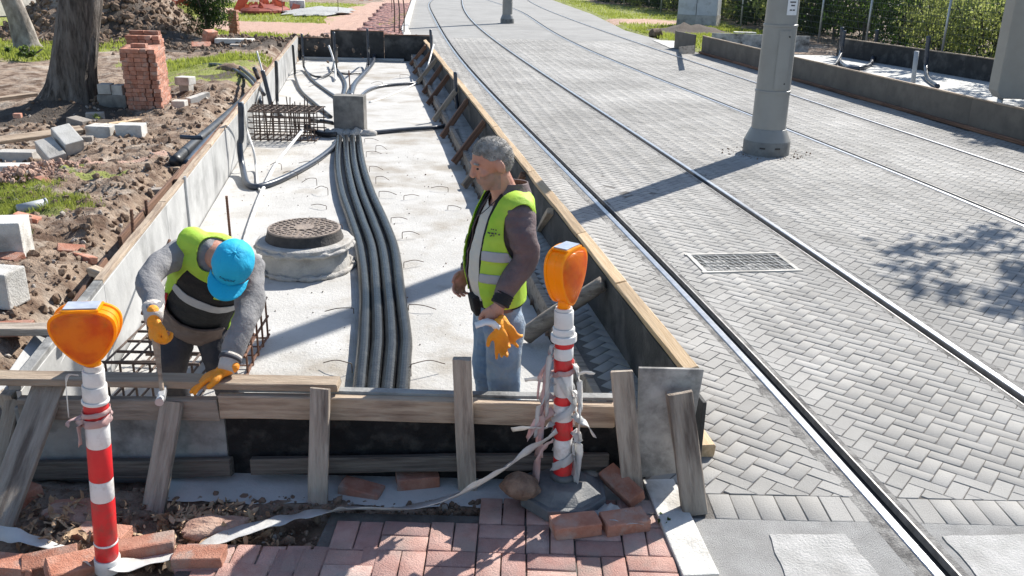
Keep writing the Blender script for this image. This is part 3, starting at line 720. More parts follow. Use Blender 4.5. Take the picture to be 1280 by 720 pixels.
brk(180,688, R(20), 'large red brick lying just right of the left post', gz=.25, z=.265, rx=R(-12), sc=(1.2,1.3,1))
brk(97,641, R(8), 'tan-topped brick slab in the soil left of the left post', gz=.22, z=.235, rx=R(4), sc=(1.2,1.1,.8))
brk(23,632, R(70), 'brick under the foot of the wide leaning board', gz=.22, sc=(1,1,1.2))
brk(130,672, R(-8), 'flat red brick behind the left post', gz=.22, z=.232, sc=(1.1,1,1))
brk(20,712, R(-6), 'red brick at the bottom left corner of the picture', z=.262)
brk(64,708, R(24), 'red brick laid askew left of the left post base', z=.27, rx=R(8))
brk(95,718, R(40), 'tilted red brick touching the left post base', z=.29, rx=R(18), ry=R(10))
brk(250,700, R(3), 'loose brick at the left edge of the brick pavement', z=.262)
brk(87,300, R(30), 'small red brick half in the soil bank, left of another', gz=.42, z=.43, rx=R(20), ry=R(12))
brk(104,308, R(-35), 'dull red brick half in the soil bank, right of another', gz=.42, z=.42, rx=R(-15))
brk(36,286, R(5), 'broken red brick beside a pale concrete block at the left edge', gz=.36, z=.38, ry=R(15))
brk(30,290, R(60), 'second broken red brick against the pale block at the left edge', gz=.36, z=.36, sc=(.6,.9,1))
brk(10,330, R(-20), 'large brownish brick lying below the pale block at the left edge', gz=.36, z=.38, sc=(1.2,1.3,1.2), rx=R(10))
brk(56,229, R(-25), 'pinkish brick end sticking from the red rubble', gz=.36, z=.37, ry=R(14))
brk(10,430, R(10), 'red brick behind the hammered plank at the left edge', gz=.3, z=.33, sc=(1.5,1.3,1))
# the stack of bricks
sp = at(163, 141, .34); ex_ = Vector((.993,-.07,0)); ey_ = Vector((-.27,.96,0))
NX, NY = 5, 6
for k in range(17):
    for i in range(NX):
        for j in range(NY):
            topk = 14 if j < 4 else 16
            if k > topk: continue
            if not (i in (0, NX-1) or j in (0, NY-1) or k == topk or (k > 14 and j == 4)): continue
            if j == NY-1 and k < topk and 0 < i < NX-1: continue
            lx = i*.102+.05 + random.uniform(-.007,.007)+ (.014 if k % 2 else 0)+k*-.002; ly = j*.21+.1+random.uniform(-.008,.008)
            q = sp+ex_*lx+ey_*ly
            put('brick', random.choice(BM), (q.x, q.y, .36+k*.0625+random.uniform(0,.0015)), (0, 0, math.pi/2+R(-4 if i < NX-1 else 9)+random.gauss(0,.03)),
                'red paving brick in the tall square stack right of the big tree', 'brick', 'bricks in the tall stack by the tree')
for (lx, ly, a_, zt, lab) in ((.23,.22,0,.36+15*.0625,'small dark brick alone near the front on top of the stack'), (.12,1.05,2,.36+17*.0625,'left of two bricks at the back on top of the stack'), (.36,1.05,-2,.36+17*.0625,'right of two bricks at the back on top of the stack')):
    q = sp+ex_*lx+ey_*ly; put('brick', BM[0], (q.x, q.y, zt), (0, 0, R(a_)), lab, 'brick', sc=(1.1,1,1))
# ------------------------------------------------------------------ concrete blocks, stones
def cblock(px, py, dims, rz, label, gz=.33, rx=0, ry=0, lift=None, m='conc', cat='concrete block', name='concrete_block'):
    p = at(px, py, gz); mb = MB(); mb.box((0,0,0), dims, ch=.012)
    r = random.random()*50
    mb.v = [tuple(Vector(v)*(1+.015*noise.noise(Vector(v)*8+Vector((r,0,0))))) for v in mb.v]
    o = mb.build(name, M[m], origin=(0,0,0)); yc_ = p.y+dims[1]*.3; hb_ = hground(p.x, yc_); o.location = (p.x, yc_, hb_+dims[2]/2-.012 if lift is None else hb_+lift-.33); o.rotation_euler = (rx, ry, rz)
    return tag(o, label, cat)
cblock(142,139,(.42,.2,.19),R(4),'long dark concrete block at the base left of the brick stack',m='conc_d')
cblock(134,139,(.19,.2,.15),R(5),'grey block on top of the long dark one, left of another',lift=.592)
cblock(151,139,(.17,.2,.15),R(-4),'grey block on top of the long dark one, right against the brick stack',lift=.592)
cblock(126,172,(.34,.24,.17),R(-6),'pale concrete block left of a similar one in front of the brick stack',m='conc_l')
cblock(163,175,(.33,.22,.17),R(3),'pale concrete block right of a similar one in front of the brick stack',m='conc_l')
cblock(62,200,(.36,.20,.16),R(-40),'tilted grey block leaning under another by the red rubble',rx=R(12),ry=R(25),lift=.44)
cblock(84,196,(.34,.22,.18),R(-38),'pale block tipped on its edge on top of another by the red rubble',rx=R(10),ry=R(28),lift=.52,m='conc_l')
cblock(18,192,(.44,.2,.15),R(2),'brownish concrete block at the left edge behind a pale one')
cblock(12,214,(.36,.2,.15),R(8),'pale grey block at the left edge in front of a brownish one',m='conc_l')
cblock(4,322,(.30,.26,.30),R(12),'large whitish block at the left edge above the brown brick',gz=.38,m='conc_l')
cblock(2,392,(.22,.2,.24),R(-8),'pinkish pale block at the left edge behind the grey plank',gz=.36,m='conc_l')
cblock(118,150,(.24,.14,.10),R(20),'small stone between the big tree and the pale blocks',m='stone',cat='stone')
cblock(97,158,(.26,.2,.12),R(-15),'rough tan stone at the end of the brown plank',m='stone',cat='stone',ry=R(10))
cblock(108,180,(.14,.12,.10),R(15),'small stone right of the tipped block',m='stone',cat='stone')
cblock(232,124,(.26,.22,.13),R(-12),'pale block on top of the little pile right of the brick stack',lift=.565,m='conc_l')
cblock(233,124,(.17,.18,.18),R(-8),'upright block in the little pile right of the brick stack',gz=.3)
cblock(224,141,(.20,.2,.13),R(4),'small block at the left foot of the pile right of the brick stack',gz=.3)
cblock(245,135,(.12,.42,.12),R(-28),'long pale kerb piece leaning at the right of the little pile',gz=.3,rx=R(8),m='conc_l')
cblock(192,226,(.14,.1,.09),R(25),'round stone half in the soil near the black pipe ends',m='stone',cat='stone',gz=.42)
cblock(212,208,(.2,.06,.04),R(5),'flat tan wood chunk before the black pipe ends',m='wood_m',cat='chunk',name='wood_chunk',gz=.36)
tag(beam('timber_plank', at(-6,176,.42), at(102,162,.44), .12, .05, M['wood_m'], up=(0,-.6,1)), 'long brown plank lying across the blocks left of the pale pair', 'plank')
tag(beam('timber_plank', at(112,160,.36), at(175,150,.38), .10, .04, M['wood_n']), 'light short plank behind the pale block pair', 'plank')
tag(beam('timber_plank', at(-5,124,.34), at(45,118,.36), .12, .06, M['wood_m']), 'plank on the dry ground left of the big tree', 'plank')
tag(cblock(24,164,(.1,.08,.06),R(10),'tiny orange brick piece lying on the brown plank',m='brick',lift=.48,cat='brick piece',name='brick_piece'))
pc = MB(); a_, b_ = at(22,262,.40), at(58,254,.42); pc.tube([a_, b_], .045, 16); pc.tube([b_-(b_-a_)*.05, b_+(b_-a_)*.02], .05, 16)
tag(pc.build('pvc_pipe', M['greypvc'], smooth=True), 'short grey plastic pipe lying on a grass tuft at the left', 'pipe')

# ------------------------------------------------------------------ clods and rubble (uncountable)
def ico(sub=1):
    bm = bmesh.new(); bmesh.ops.create_icosphere(bm, subdivisions=sub, radius=1); vs = [tuple(v.co) for v in bm.verts]; fs = [tuple(v.index for v in f.verts) for f in bm.faces]; bm.free(); return vs, fs
IV, IF = ico(1)
def clods(name, n, fpos, smin, smax, m, label=None):
    mb = MB()
    for _ in range(n):
        q = fpos()
        if q is None: continue
        x, y, z = q; s_ = smin*(smax/smin)**(random.random()**2); e = Euler((random.random()*6,random.random()*6,random.random()*6)).to_matrix()
        sx, sy, sz = random.uniform(.7,1.3), random.uniform(.5,1.1), random.uniform(.4,.8)
        mb.add([Vector((x,y,z+s_*.2)) + e @ Vector((v[0]*s_*sx*random.uniform(.8,1.15), v[1]*s_*sy*random.uniform(.8,1.15), v[2]*s_*sz)) for v in IV], IF)
    o = mb.build(name, m, origin=(0,0,0)); o['kind'] = 'stuff'; return o
def pos_bank():
    y = 3.9 + 12*random.random()**1.5; d = .15+random.random()**1.3*3.2; x = Lx(y)-d
    return (x, y, hsoil(x, y))
def pos_mound():
    a_ = random.random()*6.28; r = math.sqrt(random.random()); x = mound.x+.1+3.0*r*math.cos(a_); y = mound.y+2.6+3.2*r*math.sin(a_); return (x, y, hsoil(x, y))
def pos_front():
    x = random.uniform(-2.6, .55); y = random.uniform(3.0 if x < -.8 else 3.42, 3.66)
    if x < -1.4: y = random.uniform(2.6, 3.66)
    return (x, y, hsoil(x, y))
def pos_far():
    x = random.uniform(-8.5, -2.6); y = 24.5+random.random()*2.2; return (x, y, hsoil(x, y))
clods('earth_clods', 6500, pos_bank, .006, .055, M['clod'])
clods('pale_rubble', 1800, pos_bank, .006, .035, M['stone'])
clods('mound_clods', 3200, pos_mound, .03, .15, M['clod'])
clods('front_rubble', 2200, pos_front, .004, .03, M['clod'])
clods('front_chips', 260, pos_front, .004, .022, M['stone'])
dc_ = at(280, 58, .3)
clods('dug_soil', 900, lambda: (lambda x, y: (x, y, hsoil(x, y)))(dc_.x+random.gauss(0,1.5), dc_.y+random.gauss(0,.9)), .02, .11, M['clod'])
clods('dark_clods', 500, pos_far, .03, .14, M['clod'])
rb = at(58,214,.38)
clods('red_rubble', 420, lambda: (lambda a_, r: (rb.x+.5*r*math.cos(a_), rb.y+.45*r*math.sin(a_), .36+.10*(1-r)))(random.random()*6.28, math.sqrt(random.random())), .01, .055, M['clodr'])
fo = MB(); n_ = 60
for i in range(n_+1):
    x = -1.62+2.25*i/n_; fo.v += [(x, 3.50+.05*noise.noise(Vector((x*3,1,0)))+.02*noise.noise(Vector((x*14,1,0))), .214), (x, 3.73, .224)]
fo.f = [(2*i, 2*i+2, 2*i+3, 2*i+1) for i in range(n_)]; fo.m = [0]*n_; struct(fo.build('concrete_footing', M['slab2'], origin=(0,0,0)))
# leaf litter by the left post
lm = MB()
for _ in range(520):
    c0 = at(random.choice((225,262,290,250,90,60)), random.choice((650,655,640,668,690)), .24); x = c0.x+random.gauss(0,.10); y = c0.y+random.gauss(0,.07)
    s_ = random.uniform(.008,.026); e = Euler((random.gauss(0,.7),random.gauss(0,.7),random.random()*6)).to_matrix(); z = hsoil(x,y)+random.random()*.05*math.exp(-((x-c0.x)**2+(y-c0.y)**2)/.01)
    pl = [(-1.4,0,0),(-.5,.55,.25),(.5,.5,.1),(1.5,0,.3),(.5,-.5,.12),(-.5,-.55,.2)]
    lm.add([Vector((x,y,z+.012))+e@(Vector(q)*s_) for q in pl], [(0,1,2,3),(0,3,4,5)])
lm.build('leaf_litter', M['deadleaf'], origin=(0,0,0))['kind'] = 'stuff'

# ------------------------------------------------------------------ grass
gm = MB(); gv = []; gf = []
def blades(n, fpos, h0, h1, w):
    for _ in range(n):
        q = fpos()
        if q is None: continue
        x, y = q; z = hground(x, y); a_ = random.random()*6.28; h = random.uniform(h0, h1); lx, ly = random.gauss(0,.35)*h, random.gauss(0,.35)*h
        o = len(gv); gv.extend([(x-w*math.cos(a_), y-w*math.sin(a_), z-.01), (x+w*math.cos(a_), y+w*math.sin(a_), z-.01), (x+lx*.6+w*.5*math.cos(a_), y+ly*.6, z+h*.7), (x+lx, y+ly, z+h)])
        gf.append((o, o+1, o+2, o+3))
def inz(Z, thr=.45):
    def f():
        for _ in range(10):
            c = random.choice(Z); x = c[0]+random.uniform(-1,1)*c[2]; y = c[1]+random.uniform(-1,1)*c[3]
            if zval(Z, x, y) > thr+random.random()*.5 and min(math.hypot((x-mound.x)/3.2, (y-mound.y-3.2)/3.4), math.hypot((x-mound.x-2.3)/1.6, (y-mound.y-2.2)/1.9), math.hypot((x-MD2.x)/1.7, (y-MD2.y-1)/1.6)) > 1.0 and zval(RD, x, y) < .5 and not (road_l(y)-.2 < x < road_r(y)+.05) and not (y < YE+.3 and x > Lx(y)-.2): return x, y
        return None
    return f
blades(9000, inz(GR[11:18], .2), .02, .065, .004)
blades(2500, inz(GR[2:5], .1), .03, .09, .010)
blades(18000, inz(GR[:11]), .04, .13, .02)
blades(12000, inz(GR[18:]), .04, .13, .02)
me = bpy.data.meshes.new('grass'); me.from_pydata(gv, [], gf); me.materials.append(M['grass']); go = bpy.data.objects.new('grass', me); C.objects.link(go); go['kind'] = 'stuff'

# ------------------------------------------------------------------ foliage helpers
def leaves(mb, centre, rad, n, size, clump=.25, inner=.35, mi=0):
    cl = []
    for _ in range(max(4, n//40)):
        u = Vector((random.gauss(0,1),random.gauss(0,1),random.gauss(0,1))).normalized()*(inner+(1-inner)*random.random()**.5)
        cl.append(Vector((u.x*rad[0], u.y*rad[1], u.z*rad[2])))
    for _ in range(n):
        c = random.choice(cl); p = Vector(centre)+c+Vector((random.gauss(0,clump),random.gauss(0,clump),random.gauss(0,clump*.8)))*min(rad)
        s_ = size*random.uniform(.6,1.3); e = Euler((random.gauss(0,.8),random.gauss(0,.8),random.random()*6.28)).to_matrix()
        mb.add([p+e@Vector((x*s_, y*s_, z*s_)) for x, y, z in ((-1,0,0),(0,.45,.12),(1.1,0,-.1),(0,-.45,.12))], [(0,1,2,3)], mi)
def trunk_mesh(path, radii, n=28, ridge=.08, flare=None, seed=0):
    mb = MB(); P = crom(path, 10); k = len(P); rr = np.interp(np.linspace(0,1,k), np.linspace(0,1,len(radii)), radii)
    mb.tube(P, [1]*k, n)
    vs = []
    for i in range(k):
        for j in range(n):
            v = Vector(mb.v[i*n+j]); d = v-P[i]; t = 2*math.pi*j/n
            q = 1+ridge*noise.noise(Vector((math.cos(t)*4.5, math.sin(t)*4.5, P[i].z*.8+seed)))*1.6 + ridge*.6*noise.noise(Vector((math.cos(t)*11, math.sin(t)*11, P[i].z*2.5+seed)))
            if flare: q += flare*max(0,1-(i/k)/.12)**2*(1+.6*math.sin(5*t+1)+.3*math.sin(9*t))
            vs.append(tuple(P[i]+d*(rr[i]*q)))
    mb.v = vs; return mb
def tree(base, top, r0, r1, label, crown_c, crown_r, nleaf, lsize, leafm_, bark='bark', flare=.3, limbs=5, seed=0, group=None, n=28):
    base = Vector(base); top = Vector(top); t = thing('tree', base, label, 'tree', group)
    mid = base.lerp(top, .5)+Vector((random.gauss(0,.04),random.gauss(0,.04),0))
    trunk_mesh([base-Vector((0,0,.15)), base.lerp(top,.2), mid, base.lerp(top,.8), top], [r0*1.15, r0*.92, r0*.8, (r0+r1)/2*.9, r1], n=n, flare=flare, seed=seed).build('trunk', M[bark], t, smooth=True)
    lb = MB(); cc = Vector(crown_c)
    for i in range(limbs):
        a_ = 6.28*i/limbs+seed; e = cc+Vector((math.cos(a_)*crown_r[0]*.75, math.sin(a_)*crown_r[1]*.75, random.uniform(-.3,.5)*crown_r[2]))
        s0 = base.lerp(top, random.uniform(.8, .98)); P = crom([s0, s0.lerp(e,.4)+Vector((0,0,.2)), s0.lerp(e,.75)+Vector((.1,0,.1)), e], 5)
        lb.tube(P, np.linspace(r1*.7, .02, len(P)), 8)
        for q in range(3):
            s1 = P[len(P)//2+q*2]; e1 = s1+Vector((random.gauss(0,.5),random.gauss(0,.5),random.gauss(.2,.4)))*crown_r[0]*.4; lb.tube(crom([s1, s1.lerp(e1,.5)+Vector((0,0,.05)), e1],4), .015, 6)
    lb.build('limbs', M[bark], t, smooth=True)
    mb = MB(); leaves(mb, cc, crown_r, nleaf, lsize, clump=.16); mb.build('crown', leafm_, t)
    return t
b0 = at(86, 130, .38); t0 = atY(101, 0, b0.y); d0 = (t0-b0)
top = b0+d0*4.6
tree(b0, top, .31, .23, 'broad dark furrowed tree trunk standing left of the brick stack', b0+d0*5.4, (2.4,2.4,1.4), 3000, .10, M['leaf_m'], flare=.45, seed=3, limbs=6, n=56)
b1 = at(36, 60, .3); t1 = atY(15, 0, b1.y); 
tree(b1, b1+(t1-b1)*2.6, .27, .16, 'slim pale leaning tree trunk at the far left in front of the spoil heap', b1+(t1-b1)*2.6+Vector((0,0,3.2)), (2.0,2.0,1.2), 2500, .12, M['leaf_m'], bark='bark_l', seed=5, limbs=4)
b2 = at(189, 27, .3); t2 = atY(182, 0, b2.y)
tree(b2, b2+(t2-b2)*7.5, .26, .18, 'dark far tree trunk seen above the brick stack', b2+(t2-b2)*8+Vector((0,0,1)), (2.5,2.5,1.5), 2500, .14, M['leaf_d'], seed=8, limbs=4)
b3 = at(46, 6, .3); tree(b3, b3+Vector((.1,0,5)), .7, .4, 'dark trunk far behind at the top left', b3+Vector((0,0,6.5)), (3.5,3.5,2), 2500, .16, M['leaf_d'], seed=9, limbs=4)
# tree outside the right edge, whose branch shades the tracks
b4 = Vector((13.2, 12.6, .25)); tree(b4, b4+Vector((-1.2,.0,4.4)), .26, .16, 'tree standing beyond the right edge, its branch overhanging the tracks', Vector((8.65,11.9,5.4)), (1.7,1.2,.8), 1200, .10, M['leaf_d'], seed=12, limbs=6)

def shrub(name, base, rad, n, size, lm_, label, cat='bush', group=None, stem=True):
    base = Vector(base); t = thing(name, base, label, cat, group)
    mb = MB(); leaves(mb, base+Vector((0,0,rad[2])), rad, n, size, clump=.22, inner=.2); mb.build('foliage', lm_, t)
    if stem:
        s_ = MB()
        for k in range(5): 
            e = base+Vector((random.gauss(0,.4)*rad[0], random.gauss(0,.4)*rad[1], rad[2]*1.3)); s_.tube(crom([base, base.lerp(e,.5)+Vector((.03,0,0)), e], 4), .02, 6)
        s_.build('stem', M['bark'], t)
    return t
p = at(263, 49, .3); shrub('evergreen_bush', p, (.60,.55,1.05), 5600, .042, M['leaf_d'], 'dense dark rounded evergreen bush behind the dug soil')
p = at(225, 32, .3); shrub('bush', p+Vector((0,.8,-.1)), (1.0,.7,.36), 1500, .045, M['leaf_b'], 'low bright green bush left of the dark evergreen')
p = at(33, 72, .33); shrub('weed', p, (.5,.3,.14), 350, .05, M['leaf_m'], 'green weeds at the foot of the slim pale tree')
p = at(48, 242, .4); shrub('weed', p, (.06,.05,.05), 60, .014, M['leaf_b'], 'little bright weed beside the grey plastic pipe', 'weed', stem=False)
p = at(118, 150, .36); shrub('weed', p, (.14,.10,.06), 110, .02, M['leaf_b'], 'green weeds growing behind the pale block pair', 'weed', stem=False)
p = at(30, 303, .4); shrub('weed', p, (.10,.08,.05), 90, .015, M['leaf_m'], 'weed tuft beside the broken bricks at the left edge', 'weed', stem=False)
p = at(829, 652, .25); shrub('weed', p, (.035,.05,.012), 70, .008, M['leaf_m'], 'small grass tuft in the joint between brick pavement and kerb', 'weed', stem=False)
p = at(268, 628, .2)
# brick pillar behind the evergreen
p = at(290, 45, .3); mb = MB()
for k in range(10): mb.box((p.x+random.uniform(-.02,.02), p.y+.3, .33+k*.075), (.26,.26,.07), rotz(random.gauss(0,.05)), ch=.01)
tag(mb.build('brick_pillar', M['brick']), 'broken reddish brick pillar standing right behind the evergreen bush', 'pillar')
for i, (px, py, a_, lab) in enumerate(((250,55,20,'leaning broken slab at the foot of the evergreen bush'), (262,53,60,'upright broken slab right of another at the foot of the evergreen'), (292,54,5,'long pale slab lying right of the evergreen bush'), (297,61,10,'small pale stone before the long slab right of the evergreen'))):
    cblock(px, py, ((.5,.3,.12),(.35,.2,.35),(1.0,.4,.12),(.4,.3,.12))[i], R(a_), lab, m=('brick','brick','conc_l','stone')[i], cat='slab', rx=R(20 if i < 2 else 0), name='broken_slab', gz=.35)
# low pale wall and background at the top left
a_, b_ = at(-40, 22, .3), at(78, 15, .3); mb = MB(); d = b_-a_
mb.box(((a_+b_)/2+Vector((0,0,.45))), (d.length,.3,.9), rotz(math.atan2(d.y, d.x))); tag(mb.build('low_wall', M['conc']), 'low pale wall behind the slim tree at the top left', 'wall')
# orange fence sheet and barrier tape
def sheet(name, pa, pb, h, m, label, cat, z0=.3, wav=.1, n=40, th_=.004):
    mb = MB(); a_, b_ = at(*pa, z0), at(*pb, z0); d = b_-a_; nn = Vector((-d.y, d.x, 0)).normalized()
    for i in range(n+1):
        q = a_+d*i/n; sag = .12*h*math.sin(i*.9)
        for (z, o) in ((0,0),(h*.5,.03),(h,0)):
            mb.v.append(tuple(q+nn*(wav*math.sin(i*.7+z*2)+o)+Vector((0,0,z+sag*(z/h)))))
    mb.f = [(i*3+k, i*3+k+1, (i+1)*3+k+1, (i+1)*3+k) for i in range(n) for k in range(2)]; mb.m = [0]*len(mb.f)
    o = mb.build(name, m); s_ = o.modifiers.new('thick', 'SOLIDIFY'); s_.thickness = th_; return tag(o, label, cat)
sheet('fence_net', (150,17), (258,16), .55, M['rednet'], 'orange net fence lying across the grass behind the spoil heap', 'fence net')
mb = MB(); p = at(332, 14, .3); mb.ell(p+Vector((0,0,.05)), (1.0,2.0,.25))
for _ in range(34):
    q = p+Vector((random.gauss(0,.35),random.gauss(0,.7),random.random()*.3)); e = Euler((random.random()*6,random.random()*6,random.random()*6)).to_matrix(); s_ = random.uniform(.12,.4)
    mb.add([q+e@Vector(v)*s_ for v in ((-1,-.5,0),(1,-.6,.2),(1.1,.5,0),(-.8,.6,.3))], [(0,1,2,3)])
tag(mb.build('net_heap', M['rednet']), 'crumpled heap of dark red net on the far grass', 'net')
bt = thing('barrier_tape', at(320, 16, .3), 'red and white barrier tape strung across the lawn at the top', 'tape')
rt_, wt_ = MB(), MB(); pa, pb = at(170, 20, .3), at(478, 21, .3); pa = Vector((pa.x, pa.y+3, 1.0)); pb = Vector((pb.x, pb.y+3, 1.02)); nseg = 46
for i in range(nseg):
    a_ = pa.lerp(pb, i/nseg); b_ = pa.lerp(pb, (i+1)/nseg); s0 = -.12*math.sin(math.pi*((i/nseg*4)%1)); s1 = -.12*math.sin(math.pi*(((i+1)/nseg*4)%1 or 1))
    (rt_ if i%2 else wt_).add([a_+Vector((0,0,s0-.05)), b_+Vector((0,0,s1-.05)), b_+Vector((0,.003,s1+.05)), a_+Vector((0,.003,s0+.05))], [(0,1,2,3)])
rt_.build('red_stripe', M['red'], bt); wt_.build('white_stripe', M['white'], bt)
for i in range(5):
    q = pa.lerp(pb, i/4); mb = MB(); mb.tube([(q.x,q.y+.03,.2),(q.x,q.y+.03,1.15)], .015, 8); tag(mb.build('tape_post', M['rust_d']), 'thin post holding the barrier tape on the lawn', 'post', 'posts of the barrier tape')
p = at(400, 14, .3); mb = MB(); mb.lathe([(.01,.0),(1.4,.0),(1.25,.05),(.6,.10),(.01,.12)], (0,0,0), 40, jit=.5); mb.v = [(x*1.0+p.x, y*2.6+p.y, z+.31) for x, y, z in mb.v]
o = mb.build('gravel_patch', M['gravel'], origin=(0,0,0)); o['kind'] = 'structure'
mb = MB(); p = at(372, 12, .3); mb.box(p+Vector((0,0,.25)), (.7,.6,.35), rotz(.2), ch=.06); tag(mb.build('stone_block', M['conc_l']), 'pale stone block at the left end of the far gravel patch', 'block')
# zigzag footpath of dark bricks within the pink path
items = []
for j in range(60):
    for i in range(6): items.append((road_l(30+j*.4)-1.5+i*.22-.02*j*.0+.1*((j%4) if j%8<4 else 4-j%4)*.6, 29.0+j*.4, R(45 if (i+j)%2 else -45), .36, .17, 0, *((.75,.62,.62) if (i+j)%3 else (.32,.30,.36))))
bricks('footpath', items, .22, .33, .008, M['redpav'])
p0 = at(512, 45, .3); mb = MB()
for y in np.arange(25.2, 60, 1.0): mb.box((road_l(y+.5)-.12, y+.5, .29), (.22,.99,.18), rotz(.09), ch=.02)
struct(mb.build('far_kerb', M['conc_l']))
for i, (px, pb_, tp) in enumerate(((493,40,2),(499,42,0),(505,42,3))):
    q = at(px, pb_+1, .3); mb = MB(); mb.tube(crom([q, q+Vector((.02,0,.8)), q+Vector((-.04,0,1.5)), q+Vector((.15,.1,1.8))], 5), .02, 8)
    tag(mb.build('bent_rod', M['rust_d']), ('left of three','middle of three','right of three')[i]+' bent rods standing beyond the far end of the pit', 'rod')
for i in range(16):
    brk(430+i*4.0, 44-random.random()*6, random.random()*3, 'loose brick in the rubble heap behind the far end wall', gz=.5, z=.53+random.random()*.12, rx=random.gauss(0,.4), group='bricks heaped behind the far end wall', sc=(1.4,1.4,1.4))
# ------------------------------------------------------------------ things on the slab
def pipe(name, pts, r, m, label, cat='conduit', group=None, n=12, ribs=False, sub=8):
    mb = MB(); P = crom(pts, sub)
    if ribs:
        Q = [P[0]]; 
        for i in range(len(P)-1):
            L = (P[i+1]-P[i]).length; k = max(1, int(L/.018))
            Q += [P[i].lerp(P[i+1], (j+1)/k) for j in range(k)]
        P = Q; rr = [r*(1 if i % 2 else .985) for i in range(len(P))]
    else: rr = r
    mb.tube(P, rr, n); o = mb.build(name, m, smooth=not ribs)
    return tag(o, label, cat, group)
def gp(px, py, z=SZ+.05): return at(px, py, z)
block_p = at(437, 168, SZ)
paths = [[(449,491),(453,450),(455,421),(456,366),(450,312),(439,276),(427,240),(422,205),(424,172)],
         [(466,491),(470,450),(472,421),(470,366),(465,312),(453,276),(441,240),(434,205),(432,172)],
         [(484,491),(488,450),(489,421),(485,366),(478,312),(466,276),(452,240),(443,205),(440,172)],
         [(503,491),(506,450),(507,421),(500,366),(493,312),(480,276),(464,240),(453,205),(448,172)]]
nms = ('leftmost of the four fat black pipes running side by side down the slab', 'second from the left of the four fat black pipes on the slab', 'third from the left of the four fat black pipes on the slab', 'rightmost of the four fat black pipes running side by side down the slab')
for P_, lab in zip(paths, nms):
    pts = [gp(x, y) for x, y in P_]; pts[0] = pts[0]+(pts[0]-pts[1]).normalized()*.25; 
    if pts[0].y < YF+.06: pts[0].y = YF+.06
    o = pipe('corrugated_pipe', pts, .044, M['corr'], lab, 'pipe', n=16, ribs=True)
# concrete block with cement spill
cb = thing('concrete_pier', block_p, 'grey upright concrete block on the slab where all the conduits meet', 'concrete block')
hb = atY(437, 121, block_p.y).z
mb = MB(); mb.box((block_p.x, block_p.y+.12, (hb+SZ)/2), (.46,.24,hb-SZ+.02), rotz(R(-2)), ch=.012); mb.build('block', M['conc_d'], cb)
mb = MB()
for k in range(16):
    t = k/15; mb.ell((block_p.x-.34+.68*t, block_p.y-.05+random.uniform(-.04,.03), SZ+.02), (random.uniform(.05,.09),random.uniform(.05,.1),random.uniform(.03,.10)*(1-abs(t-.5))+.02))
for k, v in enumerate(mb.v):
    e = noise.noise(Vector(v)*14)*.02; mb.v[k] = (v[0]+e, v[1]+e, v[2]+e)
mb.build('cement_spill', M['plaster'], cb, smooth=True)
# conduits
def riser(top, base, ground, r, m, label, endz=None, bend=.18):
    b_ = at(*base, SZ+r); t_ = atY(*top, b_.y)
    pts = [t_, Vector((b_.x+(t_.x-b_.x)*.5, b_.y, (t_.z+b_.z)/2)), b_+Vector((0,0,bend))]
    g = [gp(x, y, SZ+r+.005) for x, y in ground]
    dirn = (g[0]-b_); dirn.normalize(); pts.append(b_+dirn*bend*.55+Vector((0,0,bend*.2)))
    return pipe('conduit', pts+g, r, m, label)
riser((301,128),(302,212),[(312,232),(342,228),(388,205),(415,185),(425,171)], .036, M['bluepl'], 'thick near conduit rising at the left wall and sweeping along the slab to the block', bend=.3)
riser((345,76),(347,133),[(348,140),(352,145)], .030, M['blackpl'], 'straight black conduit standing behind the rebar cage by the left wall')
riser((366,56),(369,98),[(376,113),(392,128),(414,146)], .026, M['blackpl'], 'leftmost of the far tall conduits, bending across the slab to the block')
riser((377,42),(380,86),[(390,99),(405,111),(420,121)], .026, M['bluepl'], 'second from the left of the far tall conduits, bending to the block')
riser((417,40),(420,87),[(428,96),(432,106),(429,121)], .030, M['bluepl'], 'tall conduit in the middle of the far group, its foot bending to the block')
riser((459,36),(461,86),[(452,97),(440,108),(434,121)], .028, M['bluepl'], 'tallest far conduit right of the middle one, bending to the block')
pipe('conduit', [gp(468,71)+Vector((0,.0,.10)), gp(466,78), gp(455,92), gp(444,104), gp(438,121)], .05, M['bluepl'], 'fat pale blue sheened conduit lying beside the tallest far conduit')
pipe('conduit', [gp(421,60,.75), gp(421,86), gp(428,92), gp(442,92), gp(456,89), gp(461,80)+Vector((0,0,.2)), gp(461,60,.7)], .022, M['blackpl'], 'black cable looping in a U between the middle and the tallest far conduits')
pipe('conduit', [gp(378,70,.5), gp(381,86), gp(390,94), gp(402,96), gp(414,90), gp(419,80)+Vector((0,0,.15))], .022, M['blackpl'], 'black cable looping in a U between the left and middle far conduits')
pipe('hose', [gp(411,57,.7), gp(416,72,.45), gp(419,88,.2), gp(419,100,.12)], .022, M['whitepl'], 'short bent white hose hanging beside the middle far conduit', 'hose')
riser((538,37),(541,92),[(534,100),(515,104),(480,107),(462,112),(451,120)], .030, M['bluepl'], 'far conduit against the right wall, running back across the slab to the block')
riser((569,90),(571,146),[(562,154),(545,159),(505,162),(463,166)], .032, M['bluepl'], 'nearer conduit against the right wall, running across the slab to the block')
pipe('hose', [atY(542,56,at(541,92,SZ).y), gp(536,78,.5), gp(528,96,.2), gp(515,107,.10), gp(480,122,.09), gp(462,128,.09)], .018, M['whitepl'], 'thin white hose leaning on the right wall and trailing over the slab', 'hose')
pipe('conduit', [gp(388,150,.25), gp(400,151,.2), gp(417,154,.2)], .032, M['blackpl'], 'upper short black pipe between the rebar cage and the block')
pipe('conduit', [gp(384,158,.3), gp(392,164,.15), gp(404,168,.12), gp(420,168,.14)], .040, M['blackpl'], 'lower short black pipe between the rebar cage and the block')
